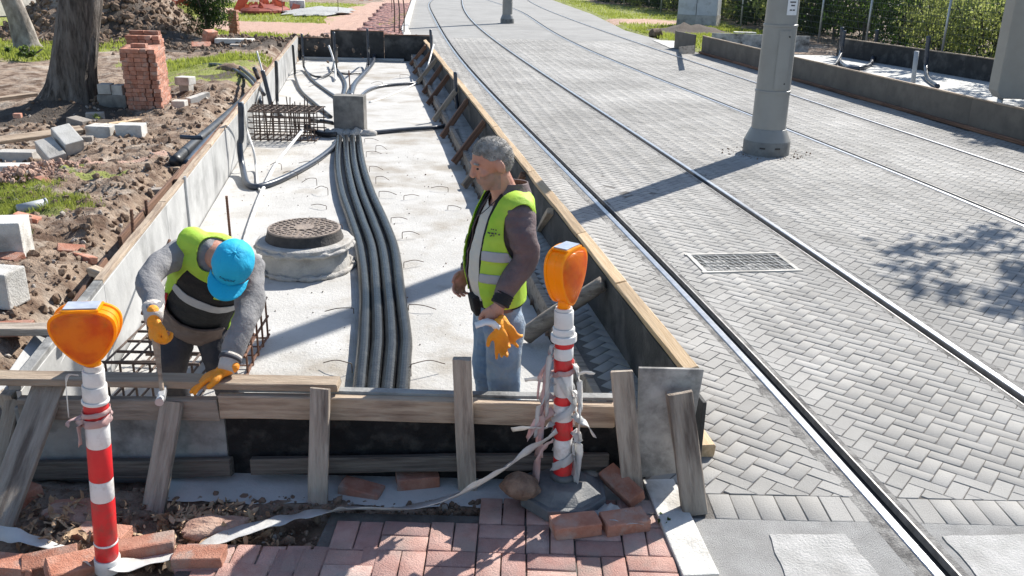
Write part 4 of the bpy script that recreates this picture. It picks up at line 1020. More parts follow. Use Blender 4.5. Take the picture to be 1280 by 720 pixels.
pipe('hose', [gp(378,163,.28), gp(366,178,.2), gp(345,205,.12), gp(328,238,.10), gp(315,272,.10), gp(305,305,.10), gp(298,345,.10)], .021, M['whitepl'], 'long white hose snaking from the rebar cage along the slab to the bent worker', 'hose', sub=10)
pipe('hose', [atY(303,128,at(302,212,SZ).y-.1), gp(308,160,.5), gp(316,185,.35), gp(320,210,.12), gp(322,232,.10), gp(327,240,.10)], .014, M['whitepl'], 'thin white cable hanging beside the thick near conduit', 'hose')
for (a_, b_, m_, lab) in (((318,86),(333,122),'bluepl','short dark pipe leaning inward over the left wall, left of another'), ((328,88),(341,140),'bluepl','steep dark pipe leaning inward over the left wall')):
    q0 = at(*b_, SZ+.1); q1 = at(*a_, .85); pipe('conduit', [q0, q0.lerp(q1,.5), q1], .035, M[m_], lab)
pipe('hose', [at(321,64,.95), at(328,90,.6), at(334,122,.2)], .016, M['whitepl'], 'thin white cable draped over the left wall behind the cage', 'hose')
# pipes outside the left wall
pipe('pipe', [at(218,202,.40), at(240,182,.40), at(270,157,.40), at(300,130,.42), at(322,108,.45)], .062, M['blackpl'], 'left one of two fat black pipes lying outside the left wall', 'pipe', n=18)
pipe('pipe', [at(233,205,.36), at(250,185,.36), at(280,152,.38), at(306,125,.4)], .045, M['bluepl'], 'right one of two black pipes lying outside the left wall', 'pipe', n=16)
pipe('pipe', [at(226,171,.56), at(240,172,.56), at(253,172,.56)], .026, M['bluepl'], 'short pipe laid across the two black pipes outside the left wall', 'pipe')
pipe('hose', [at(252,81,.36), at(272,81,.42), at(290,86,.42), at(306,95,.42), at(318,108,.45), at(326,128,.45)], .034, M['bluepl'], 'blue-black hose lying on the grass behind the left wall', 'hose')
pipe('hose', [at(300,84,.45), at(310,92,.55), at(318,100,.6), at(330,118,.6)], .03, M['blackpl'], 'short black hose bent over the far left wall', 'hose')
mb = MB(); p = at(287, 89, .36); mb.ell(p, (.28,.24,.16))
mb.v = [tuple(Vector(v)+Vector((1,1,1))*noise.noise(Vector(v)*9)*.05) for v in mb.v]; tag(mb.build('stone', M['clod'], smooth=True), 'dark rounded lump of earth beside the blue-black hose', 'lump')

# manhole
mc = at(383, 333, SZ); MS = .90; mh = thing('manhole', mc, 'round raised manhole with rusty iron cover standing on the slab', 'manhole')
def lt(prof, m, name, jit=0, n=48, smooth=False):
    mb = MB(); mb.lathe([(r_*MS, z_) for r_, z_ in prof], mc, n, jit=jit); return mb.build(name, m, mh, smooth=smooth)
ring = lt([(.415,0),(.42,.02),(.40,.09),(.395,.16),(.405,.165),(.405,.18),(.20,.18)], M['conc'], 'concrete_ring', .02)
lt([(.36,.18),(.43,.185),(.445,.215),(.44,.245),(.42,.255),(.34,.258)], M['plaster'], 'upper_ring', .05)
lt([(.33,.25),(.365,.25),(.345,.30),(.335,.335),(.30,.337)], M['iron_d'], 'frame', .0)
mb = MB(); mb.lathe([(r_*MS, z_) for r_, z_ in [(.32,.30),(.335,.335),(.335,.345),(.328,.349),(.315,.349),(.310,.343),(.01,.343)]], mc, 48)
for q in range(4):
    r0 = .10+.055*q
    for k in range(10+q*8):
        a_ = 6.283*k/(10+q*8); mb.box(mc+Vector((r0*math.cos(a_), r0*math.sin(a_), .346)), (.034,.022,.010), rotz(a_))
mb.lathe([(.07,.34),(.085,.352),(.01,.355)], mc, 24)
mb.build('cover', M['iron'], mh)
mb = MB()
for z_, r_, q_ in ((.205,.40,.018),(.015,.395,.022)):
    P_ = []; 
    for k in range(97):
        a_ = 6.283*k/96; e = noise.noise(Vector((math.cos(a_)*5, math.sin(a_)*5, z_*9))); P_.append(mc+Vector(((r_+.02*e)*math.cos(a_), (r_+.02*e)*math.sin(a_), z_+.012*e)))
    mb.tube(P_, [q_*(1+.9*noise.noise(Vector((k*.35, z_*9, 3)))) for k in range(97)], 8)
mb.v = [tuple(Vector(v)+Vector((1,1,1))*noise.noise(Vector(v)*30)*.01) for v in mb.v]
mb.build('mortar_smear', M['plaster'], mh, smooth=True)['kind'] = 'stuff'
mb = MB(); mb.box(mc+Vector((.02,.40,.30)), (.16,.05,.03)); mb.build('hinge', M['iron_d'], mh)

# rebar hooks standing in the slab
HK = [(440,466,-1,.24),(442,392,-1,.26),(428,288,-1,.2),(408,262,-1,.22),(410,244,-1,.2),(396,232,-1,.2),(372,224,-1,.25),(398,206,-1,.3),(352,213,-1,.2),(415,338,-1,.2),
      (514,470,1,.26),(511,388,1,.26),(505,335,1,.2),(503,298,1,.2),(489,278,1,.2),(474,246,1,.25),(470,230,1,.2),(462,215,1,.22),(458,196,1,.25),(456,178,1,.25),(470,190,1,.2),(505,250,1,.2),(560,240,-1,.25),(478,108,-1,.3),(500,98,1,.3),(400,112,-1,.3),(560,262,1,.18)]
for i, (px, py, sx, L) in enumerate(HK):
    g = at(px, py, SZ); dx = Vector((sx*L*.8, random.uniform(-.06,.10), 0)); h = random.uniform(.04,.09)
    mb = MB(); mb.tube(crom([g-Vector((0,0,.03)), g+Vector((0,0,h*.8)), g+Vector((sx*.02,0,h)), g+dx*.55+Vector((0,0,h*1.02)), g+dx+Vector((0,0,h*.55))], 5), .0035, 6)
    tag(mb.build('wire_hook', M['wire'], smooth=True), 'thin rusty wire hook bent up out of the slab beside the pipes', 'wire hook', 'wire hooks sticking out of the slab')

# rebar cages
def cage(c, ux, size, nb, label, m='rust_d', spikes=0, r=.006):
    c = Vector(c); ux = Vector(ux).normalized(); uy = Vector((-ux.y, ux.x, 0)); sx, sy, sz = size
    mb = MB()
    for i in range(nb[0]):
        x = -sx/2+sx*i/(nb[0]-1)+random.uniform(-.01,.01); j = random.uniform(-.015,.015)
        P = [c+ux*(x+j*z_)+uy*y_+Vector((0,0,z_)) for y_, z_ in ((-sy/2,.02),(-sy/2,sz),(sy/2,sz),(sy/2,.02),(-sy/2,.02))]
        mb.tube(P, r, 6)
    for k in range(nb[1]):
        for y_ in (-sy/2, sy/2):
            z_ = .03+(sz-.03)*k/(nb[1]-1); mb.tube(crom([c+ux*(-sx/2-.04)+uy*y_+Vector((0,0,z_)), c+uy*(y_+.01)+Vector((0,0,z_+random.uniform(-.01,.01))), c+ux*(sx/2+.04)+uy*y_+Vector((0,0,z_))], 3), r*1.2, 6)
    for k in range(nb[2]):
        y_ = -sy/2+sy*k/(nb[2]-1) if nb[2] > 1 else 0
        mb.tube([c+ux*(-sx/2)+uy*y_+Vector((0,0,sz)), c+ux*(sx/2)+uy*y_+Vector((0,0,sz))], r*1.2, 6)
    if spikes:
        for k in range(spikes):
            q = c+ux*random.uniform(-sx/2,sx/2)+uy*random.uniform(-sy/2,sy/2); mb.tube([q, q+Vector((random.gauss(0,.03),random.gauss(0,.03),sz+random.uniform(.05,.22)))], r, 6)
    return tag(mb.build('rebar_cage', M[m]), label, 'rebar cage')
c1 = at(347, 178, SZ); cage(c1+Vector((0,.35,0)), (1,-.02,0), (1.05,.62,.42), (12,6,6), 'rusty rebar cage standing on the slab by the left wall', spikes=14, r=.008)
ca_, cb_ = at(160, 432, SZ), at(318, 402, SZ)
cage(Vector((-2.08, 5.0, SZ)), (1,.0,0), (.50,.62,.26), (7,3,5), 'low rusty rebar cage on the slab behind the bent worker', r=.0075)
cage(Vector((-1.70, 5.35, SZ)), (-.05,1,0), (.6,.10,.30), (5,3,2), 'narrow upright rebar cage right of the bent worker', m='rust', r=.0075)
for (tp, bt, lab) in (((164,262),(169,348),'rusty ribbed bar standing at the left wall, nearest the front'), ((182,250),(187,310),'rusty bar standing at the left wall behind the nearest one'), ((283,245),(288,298),'thin rusty bar standing on the slab behind the bent worker'),
                      ((218,290),(221,318),'short bar end beside the bent worker\'s shoulder'), ((436,88),(438,118),'thin upright rod behind the concrete block')):
    if tp[0] in (164,182): b_ = at(*bt, .30); t_ = atY(*tp, b_.y); b_ = Vector((b_.x, b_.y, SZ-.02))
    else: b_ = at(*bt, SZ); t_ = atY(*tp, b_.y)
    mb = MB(); n_ = int((t_-b_).length/.012); mb.tube([b_.lerp(t_, k/n_) for k in range(n_+1)], [.0135 if k % 2 else .0115 for k in range(n_+1)], 8); tag(mb.build('rebar', M['rust']), lab, 'rebar')
b_ = at(176,385,.5); tag(pipe('rebar', [at(178,392,.42), at(188,365,.45), at(205,318,.55), at(212,300,.62)], .011, M['rust'], 'bent brown bar with wire loops leaning at the left wall'), cat='rebar')
# small litter on the slab
clods('slab_grit', 420, lambda: (lambda y: (random.uniform(Lx(y)+.1, slab_r(y)-.1), y, SZ+.003))(random.uniform(4, 14)), .002, .010, M['stone'])
clods('slab_chips', 90, lambda: (lambda y: (random.uniform(Lx(y)+.1, slab_r(y)-.1), y, SZ+.003))(random.uniform(4, 12)), .004, .016, M['stone_b'])

# ------------------------------------------------------------------ the masts
def mast(base, rb, label, panel=True, H=8.0, sticker=True):
    t = thing('tram_mast', base, label, 'pole'); bx, by = base.x, base.y
    def L(prof, m, name, c=base): mb = MB(); mb.lathe(prof, c, 48); o = mb.build(name, M[m], t, smooth=True); e = o.modifiers.new('split','EDGE_SPLIT'); e.split_angle = R(25); return o
    s = rb/.30
    L([(.302*s,-.03),(.302*s,.17),(.295*s,.185)], 'polep2', 'base_collar')
    L([(.297*s,.183),(.25*s,.29),(.232*s,.33),(.225*s,.335)], 'polep', 'cone')
    L([(.222*s,.33),(.218*s,.80)], 'polep', 'lower_shaft')
    L([(.226*s,.80),(.226*s,.83),(.216*s,.835),(.208*s,1.62),(.214*s,1.625),(.214*s,1.65),(.204*s,1.655)], 'polep', 'middle_shaft')
    L([(.203*s,1.65),(.197*s,2.0),(.203*s,2.005),(.203*s,2.03),(.195*s,2.035),(.193*s,2.15),(.198*s,2.152),(.198*s,2.17),(.188*s,2.175),(.12*s,H)], 'polep', 'upper_shaft')
    ang = math.atan2(-by, -bx)
    if panel:
        mb = MB(); n_ = 8; a0, a1 = ang+.02, ang+.75
        for z_ in (.86, 1.58):
            for k in range(n_+1):
                a_ = a0+(a1-a0)*k/n_; mb.v.append((bx+(.219-.008*(z_-.83))*s*1.012*math.cos(a_), by+(.219-.008*(z_-.83))*s*1.012*math.sin(a_), base.z+z_))
        mb.f = [(k, k+1, n_+1+k+1, n_+1+k) for k in range(n_)]; mb.m = [0]*n_
        o = mb.build('hatch', M['polep'], t); so_ = o.modifiers.new('thick','SOLIDIFY'); so_.thickness = .006; so_.offset = 1
        mb = MB()
        for z_ in (.93, 1.51):
            a_ = a1-.14; mb.ell((bx+.222*s*math.cos(a_), by+.222*s*math.sin(a_), base.z+z_), (.012,.012,.012))
        mb.build('screw', M['iron_d'], t)
    if sticker:
        def curved(a0, a1, z0, z1, off, name, m, par=t):
            mb = MB(); n_ = 8
            for z_ in (z0, z1):
                for k in range(n_+1):
                    a_ = a0+(a1-a0)*k/n_; r_ = (.201)*s+off; mb.v.append((bx+r_*math.cos(a_), by+r_*math.sin(a_), base.z+z_))
            mb.f = [(k, k+1, n_+1+k+1, n_+1+k) for k in range(n_)]; mb.m = [0]*n_
            o = mb.build(name, M[m], par, origin=par.location if par is t else None)
            return o
        st = curved(ang+.28, ang+1.02, 1.77, 1.96, .003, 'sticker', 'paper')
        for z_, (a_, b_) in ((1.925,(.42,.84)), (1.885,(.50,.78)), (1.83,(.44,.60)), (1.83,(.64,.82))):
            curved(ang+a_, ang+b_, z_-.008, z_+.008, .0045, 'printed_line', 'ink')
    for k in (-.5, .15): 
        mb = MB(); a_ = ang-k; mb.box((bx+.302*s*math.cos(a_), by+.302*s*math.sin(a_), base.z+.11), (.012,.07,.02), rotz(a_)); mb.build('slot', M['iron_d'], t)
    return t
pb = at(963, 196, PZ); pb = Vector((pb.x, pb.y+.25, PZ)); mast(pb, .30, 'thick grey tapered mast standing between the two tram tracks, with a white sticker')
pb2 = at(634, 29, PZ); mast(Vector((pb2.x, pb2.y, PZ)), .28, 'far grey mast standing between the tracks near the top of the picture', panel=False, sticker=False)
clods('soil_spill', 260, lambda: (lambda a_: (pb.x+.36*math.cos(a_)*random.uniform(.85,1.7), pb.y+.36*math.sin(a_)*random.uniform(.85,1.4), PZ))(random.random()*6.28), .003, .018, M['clod'])

# ------------------------------------------------------------------ far platform on the right
W2 = interp([(4.6, 8.62), (9.0, 7.95), (12.78, 7.28), (15.7, 6.84), (21.5, 5.92), (26.6, 5.17)])
ow = thing('formwork_wall', (7.0, 14, .25), 'long brown formwork wall along the far side of the tracks', 'formwork')
yk = [4.6, 7.0, 9.4, 11.8, 14.2, 16.6, 19.0, 21.4, 23.8, 26.4]
for a_, b_ in zip(yk[:-1], yk[1:]):
    p0_, p1_ = Vector((W2(a_)+.02, a_, 0)), Vector((W2(b_)+.02, b_, 0)); md_ = (p0_+p1_)/2; an = -math.atan2(p1_.x-p0_.x, p1_.y-p0_.y)
    mb = MB(); mb.box((md_.x+.04, md_.y, .47), (.025,(p1_-p0_).length-.004,.50), rotz(an)); mb.build('panel', M['ply_b'], ow)
    beam('timber_cap', (p0_.x+.045, p0_.y, .735), (p1_.x+.045, p1_.y-.01, .735), .05, .025, M['wood_m'], parent=ow, jit=.002)
    beam('base_plank', (p0_.x-.01, p0_.y, .285), (p1_.x-.01, p1_.y-.01, .285), .07, .06, M['wood_r'], parent=ow, jit=.003)
bw = lambda y: float(np.interp(y, [4, 12, 17, 20.2, 24.8, 26.5], [14.4, 12.9, 11.4, 10.55, 9.3, 8.8]))
sl = MB(); YY = np.arange(4.6, 26.5, .5)
for y in YY: sl.v += [(W2(y)+.08, y, .30), (bw(y)+.02, y, .30)]
sl.f = [(2*j, 2*j+1, 2*j+3, 2*j+2) for j in range(len(YY)-1)]; sl.m = [0]*len(sl.f); struct(sl.build('far_slab', M['slab2'], origin=(0,0,0)))
kw = thing('formwork_wall', (10.5, 20, .25), 'black formwork wall along the hedge behind the far platform', 'formwork')
yk = [5, 8, 11, 14, 17, 20, 23, 26.0]
for a_, b_ in zip(yk[:-1], yk[1:]):
    p0_, p1_ = Vector((bw(a_), a_, 0)), Vector((bw(b_), b_, 0)); md_ = (p0_+p1_)/2; an = -math.atan2(p1_.x-p0_.x, p1_.y-p0_.y)
    mb = MB(); mb.box((md_.x+.03, md_.y, .53), (.025,(p1_-p0_).length-.004,.50), rotz(an)); mb.build('panel', M['ply_d'], kw)
    beam('timber_cap', (p0_.x+.03, p0_.y, .795), (p1_.x+.03, p1_.y-.01, .795), .05, .025, M['wood_m'], parent=kw, jit=.002)
# stained end wall left of the mast's hatch, and the loose end panel
pa, pb_ = at(893, 62, .30), at(1003, 66, .30)
mb = MB(); md_ = (pa+pb_)/2; d = pb_-pa; mb.box((md_.x+.1, md_.y+.3, .52), (d.length+.3,.05,.46), rotz(math.atan2(d.y, d.x)))
tag(mb.build('stained_wall', M['stain']), 'white-stained low wall closing the far platform, behind the thick mast', 'wall')
q0, q1 = at(843, 60, PZ), at(868, 66, PZ); mb = MB(); md_ = (q0+q1)/2; d = q1-q0; mb.box((md_.x, md_.y, .50), (d.length,.03,.5), rotz(math.atan2(d.y, d.x))); tag(mb.build('end_panel', M['ply_b']), 'short brown panel detached at the left end of the far formwork', 'panel')
tag(beam('leaning_board', at(849,63,.28), at(868,62,.70), .20, .03, M['wood_o'], up=(0,-1,.2)), 'grey board leaning against the gap at the end of the far formwork', 'board')
patch('concrete_pad', [(815,50),(845,51),(846,60),(838,60)], .262, M['conc_l'])
p = at(820, 43, .3); mb = MB(); mb.ell(p+Vector((0,0,.04)), (.26,.24,.17)); mb.v = [tuple(Vector(v)+Vector((1,1,1))*noise.noise(Vector(v)*5)*.12) for v in mb.v]; tag(mb.build('earth_lump', M['clod']), 'dark lump of earth on the grass left of the far formwork', 'lump')
p = at(930, 40, .3); cblock(932, 42, (.8,.4,.12), R(-5), 'flat pale stone on the ground left of the thick mast', m='conc_l', cat='slab', name='flat_stone', gz=.3)
# conduits of the far platform
def rz_(top, base, ground, r, m, label):
    b_ = at(*base, .30+r); t_ = atY(*top, b_.y); g = [at(x, y, .30+r) for x, y in ground]
    return pipe('conduit', [t_, (t_+b_)/2, b_+Vector((0,0,.14))]+g, r, m, label)
rz_((1053,34),(1050,72),[(1050,77),(1060,84),(1075,86)], .052, M['bluepl'], 'left riser of the U-shaped conduits on the far platform')
rz_((1097,37),(1092,72),[(1088,80),(1075,85),(1062,83)], .052, M['bluepl'], 'right riser of the U-shaped conduits on the far platform')
rz_((1056,38),(1050,74),[(1044,80),(1036,83)], .045, M['bluepl'], 'conduit curling left beside the U-shaped pair on the far platform')
rz_((1161,45),(1156,92),[(1160,99),(1172,108)], .05, M['bluepl'], 'single curved conduit right of the grey post on the far platform')
b_ = at(1140,112,.3); t_ = atY(1146,64,b_.y); b_ = Vector((b_.x,b_.y,.3)); mb = MB(); mb.tube([b_, t_], .045, 16); tag(mb.build('post', M['greypvc'], smooth=True), 'short grey post standing on the far platform', 'post')
# beige cabinet at the right edge
cbx = at(1245, 137, .30); cz = atY(1250, 122, cbx.y+.4).z
kt = thing('beige_cabinet', cbx+Vector((.65,.4,0)), 'large beige metal cabinet on legs cut by the right edge of the picture', 'cabinet')
mb = MB(); c = kt.location; zb_ = cz; ch_ = .13
mb.prism([(-.62,zb_+ch_),(-.62+.10,zb_),(.62-.1,zb_),(.62,zb_+ch_),(.62,2.7),(-.62,2.7)], .35, Matrix(((1,0,0,c.x+.05),(0,0,-1,c.y+.175),(0,1,0,0),(0,0,0,1))))
bevel(mb.build('body', M['beige'], kt), .02, 3)
for sx in (-.40, .42):
    mb = MB(); mb.tube([(c.x+sx, c.y, .28), (c.x+sx, c.y, zb_+.02)], .05, 14); mb.build('leg', M['steel'], kt, smooth=True)
# white electric cabinet by the grass
p = at(872, 31, .28); kt = thing('electric_cabinet', p, 'pale tall electric cabinet with grey base standing on the far right grass', 'cabinet')
rr = rotz(R(-25))
for (dx, w_, nm) in ((-.42,.78,'left_box'),(.42,.86,'right_box')):
    o_ = rr@Vector((dx,0,0)); mb = MB(); mb.box(p+o_+Vector((0,0,1.25)), (w_,.7,1.7), rr, ch=.02); mb.build('box', M['cabw'], kt)
    mb = MB(); mb.box(p+o_+Vector((0,0,.18)), (w_+.03,.74,.44), rr); mb.build('base', M['conc'], kt)
    mb = MB(); mb.box(p+o_+rr@Vector((.22,-.36,1.25)), (.05,.03,.22), rr); mb.build('handle', M['iron_d'], kt)
# wire fence with posts, and the hedge behind it
FN = [(13.2,9.0),(12.9,13),(12.4,17),(11.7,20.5),(11.0,24.0),(10.5,28.0),(10.2,31.5),(9.9,35.0),(9.3,39.0),(8.6,44),(7.6,50),(6.4,57),(5.2,64),(3.5,72)]
fm = mat('fence_wire', (.06,.075,.065), rough=.6)
for (a_, b_) in zip(FN[:-1], FN[1:]):
    pa_, pb_ = Vector((*a_,.25)), Vector((*b_,.25)); t = thing('wire_fence', pa_, 'panel of dark wire mesh fence in front of the hedge on the right', 'fence', 'wire fence panels along the hedge')
    mb = MB(); mb.tube([pa_-Vector((0,0,.1)), pa_+Vector((0,0,2.2))], .035, 8); mb.build('post', M['steel'], t, smooth=True)
    mb = MB(); d = pb_-pa_; n_ = int(d.length/.13)
    for k in range(1, n_): 
        q = pa_+d*k/n_; mb.tube([q, q+Vector((0,0,2.05))], .0055, 4, cap=False)
    for k in range(11): mb.tube([pa_+Vector((0,0,.05+k*.2)), pb_+Vector((0,0,.05+k*.2))], .0055, 4, cap=False)
    mb.build('wire_mesh', fm, t)
FNi = lambda y: float(np.interp(y, [q[1] for q in FN], [q[0] for q in FN]))
hk = 0
for y in np.arange(8, 66, 2.3):
    x = FNi(y)+1.25; kind = ('leaf_d','leaf_m','leaf_d')[hk % 3]
    if 22.5 < y < 27: kind = 'leaf_b'  # sunlit stretch of the hedge, its light painted as brighter leaves
    if y > 36 and hk % 3 == 1: kind = 'leaf_b'
    if y < 15: kind = 'leaf_d'
    n_ = 3800 if y < 32 else 1100; s_ = .06 if y < 32 else .13
    lab = {'leaf_d':'dark dense hedge shrub behind the wire fence','leaf_m':'mid green hedge shrub behind the wire fence','leaf_b':'bright yellow-green shrub behind the wire fence, sunlight put into its leaf colour'}[kind]
    t = shrub('hedge_shrub', (x, y, .2), (1.0,1.45,(1.9 if y < 34 else 1.35) if kind != 'leaf_b' else 1.2), n_, s_, M[kind], lab, 'hedge', 'hedge shrubs behind the wire fence, '+kind.replace('leaf_','').replace('d','dark').replace('m','mid').replace('b','bright') if False else {'leaf_d':'dark hedge shrubs','leaf_m':'mid green hedge shrubs','leaf_b':'bright hedge shrubs'}[kind]); hk += 1
mb = MB()
for y in np.arange(6, 70, .9):
    leaves(mb, (FNi(y)+2.9, y, 1.3), (.7,.9,1.5), 420, .14, clump=.3)
o = mb.build('thicket', M['leaf_d'], origin=(0,0,0)); o['kind'] = 'stuff'

for i, (x, y, cx_, cy_) in enumerate(((14.6,17.5,11.9,17.6),(14.2,22.0,11.9,21.6),(13.8,26.5,11.7,26.2))):
    tree((x, y, .2), (x-.6, y, 3.6), .17, .11, ('nearest','middle','farthest')[i]+' of three slender trees behind the wire fence shading the far platform', (cx_, cy_, 5.1), (1.7,1.9,.8), 1300, .10, M['leaf_m'], seed=20+i, limbs=5, n=20)
# ------------------------------------------------------------------ organic surfaces
def remesh(mb, voxel, smooth_it=6, fac=.5):
    me = bpy.data.meshes.new('tmp'); me.from_pydata(mb.v, [], mb.f); me.update()
    bm = bmesh.new(); bm.from_mesh(me); bmesh.ops.recalc_face_normals(bm, faces=bm.faces[:]); bm.to_mesh(me); bm.free()
    o = bpy.data.objects.new('tmp', me); C.objects.link(o)
    r = o.modifiers.new('r', 'REMESH'); r.mode = 'VOXEL'; r.voxel_size = voxel
    if smooth_it: s_ = o.modifiers.new('s', 'SMOOTH'); s_.factor = fac; s_.iterations = smooth_it
    dg = bpy.context.evaluated_depsgraph_get(); dg.update(); em = bpy.data.meshes.new_from_object(o.evaluated_get(dg))
    bm = bmesh.new(); bm.from_mesh(em); bmesh.ops.triangulate(bm, faces=bm.faces[:])
    bm.verts.index_update(); V = [v.co.copy() for v in bm.verts]; F = [tuple(v.index for v in f.verts) for f in bm.faces]; Nn = [v.normal.copy() for v in bm.verts]
    bm.free(); bpy.data.objects.remove(o); bpy.data.meshes.remove(me); bpy.data.meshes.remove(em)
    return V, F, Nn
def clip(V, F, field, Nn=None, off=0.0):
    """keep field > 0, cutting triangles exactly; optional offset along the normals"""
    S = [field(v) for v in V]; out = MB(); mp = {}; ec = {}
    def vid(i):
        if i not in mp: mp[i] = len(out.v); out.v.append(tuple(V[i]+(Nn[i]*off if Nn else Vector())))
        return mp[i]
    def eid(i, j):
        k = (min(i,j), max(i,j))
        if k not in ec:
            t = S[i]/(S[i]-S[j]); p = V[i].lerp(V[j], t)
            if Nn: p = p+Nn[i].lerp(Nn[j], t)*off
            ec[k] = len(out.v); out.v.append(tuple(p))
        return ec[k]
    for f in F:
        pos = [S[i] > 0 for i in f]
        if all(pos): out.f.append(tuple(vid(i) for i in f)); continue
        if not any(pos): continue
        poly = []
        for a in range(3):
            i, j = f[a], f[(a+1)%3]
            if S[i] > 0: poly.append(vid(i))
            if (S[i] > 0) != (S[j] > 0): poly.append(eid(i, j))
        if len(poly) >= 3: out.f.append(tuple(poly))
    out.m = [0]*len(out.f); return out
def cloth(mb, amp, sc, stretch=(1,1,1)):
    pass
def finish(mb, name, m, parent, fr, thick=0, wr=0, ws=14, sm_=True, th_off=0):
    """local figure coordinates -> world, wrinkles, optional shell thickness"""
    vs = []
    for v in mb.v:
        v = Vector(v)
        if wr:
            q = Vector((v.x*ws, v.y*ws, v.z*ws*.8)); v = v+Vector((noise.noise(q), noise.noise(q+Vector((9,0,0))), noise.noise(q+Vector((0,9,0)))*.5))*wr
            q2 = Vector((v.x*5, v.y*5, v.z*ws*2.2)); v = v+Vector((1,1,0))*(abs(noise.noise(q2))-.2)*wr*.9
        vs.append(tuple(fr(v)))
    mb.v = vs; o = mb.build(name, m, parent, smooth=sm_)
    if thick: s_ = o.modifiers.new('thick', 'SOLIDIFY'); s_.thickness = thick; s_.offset = th_off
    return o
def loft(mb, rings, n=24):
    """rings: (centre, axis_x*rx, axis_y*ry)"""
    for (c, ax, ay) in rings:
        for j in range(n):
            t = 2*math.pi*j/n; mb.v.append(tuple(Vector(c)+Vector(ax)*math.cos(t)+Vector(ay)*math.sin(t)))
    o = len(mb.v)-n*len(rings); k = len(rings)
    fs = [(o+i*n+j, o+i*n+(j+1)%n, o+(i+1)*n+(j+1)%n, o+(i+1)*n+j) for i in range(k-1) for j in range(n)]
    fs += [tuple(o+j for j in range(n-1,-1,-1)), tuple(o+(k-1)*n+j for j in range(n))]
    mb.f += fs; mb.m += [0]*len(fs)
def limb(mb, pts, rad, n=16, caps=True):
    P = crom(pts, 6) if len(pts) > 2 else [Vector(p) for p in pts]; rr = np.interp(np.linspace(0,1,len(P)), np.linspace(0,1,len(rad)), rad)
    mb.tube(P, list(rr), n)
    if caps:
        mb.ell(P[0], (rr[0],)*3, None, 12, 8); mb.ell(P[-1], (rr[-1],)*3, None, 12, 8)
def hand(mb, w, d, n, s, curl=(40,45,50,55), bend=(.55,.5,.4), scale=1.0, rad=.0088, thumb=(35,25), spread=6):
    """w wrist, d towards the fingers, n palm side (fingers bend to it), s thumb side"""
    d = Vector(d).normalized(); n = (Vector(n)-d*Vector(n).dot(d)).normalized(); s = (Vector(s)-d*Vector(s).dot(d)-n*Vector(s).dot(n)).normalized(); k = scale
    rot = Matrix((( d.x, s.x, n.x),(d.y, s.y, n.y),(d.z, s.z, n.z)))
    mb.ell(Vector(w)+d*.048*k, (.055*k,.040*k,.017*k), rot, 14, 9); limb(mb, [w-d*.03*k, w+d*.02*k], [.026*k,.027*k])
    mb.ell(Vector(w)+d*.035*k+s*.022*k+n*.006*k, (.034*k,.018*k,.016*k), rot, 12, 8)
    for i, L in enumerate((.074,.082,.077,.060)):
        o = .028-.0185*i; p = Vector(w)+d*(.084-.004*abs(i-1))*k+s*o*k; a = 0; dirn = d*math.cos(R((1.2-i)*spread))+s*math.sin(R((1.2-i)*spread)); pts = [p-d*.03*k, p]
        for q, f in enumerate((.45,.31,.24)):
            a += R(curl[i])*(1.0,.9,.6)[q]; p = p+(dirn*math.cos(a)+n*math.sin(a))*L*f*k; pts.append(p)
        mb.tube(crom(pts, 4), np.interp(np.linspace(0,1,len(crom(pts,4))), [0,.3,1], [rad*1.15*k,rad*1.1*k,rad*.82*k]), 10); mb.ell(pts[-1], (rad*.85*k,)*3, None, 8, 6)
    a = R(thumb[0]); b0_ = Vector(w)+d*.022*k+s*.030*k; t1 = b0_+(d*math.cos(a)+s*math.sin(a))*.038*k+n*.010*k; a2 = R(thumb[0]-thumb[1]); t2 = t1+(d*math.cos(a2)+s*math.sin(a2)*.7+n*.35)*.030*k
    mb.tube(crom([b0_, t1, t2], 5), [rad*1.35*k]*6+[rad*1.1*k]*5, 10); mb.ell(t2, (rad*1.1*k,)*3, None, 8, 6)

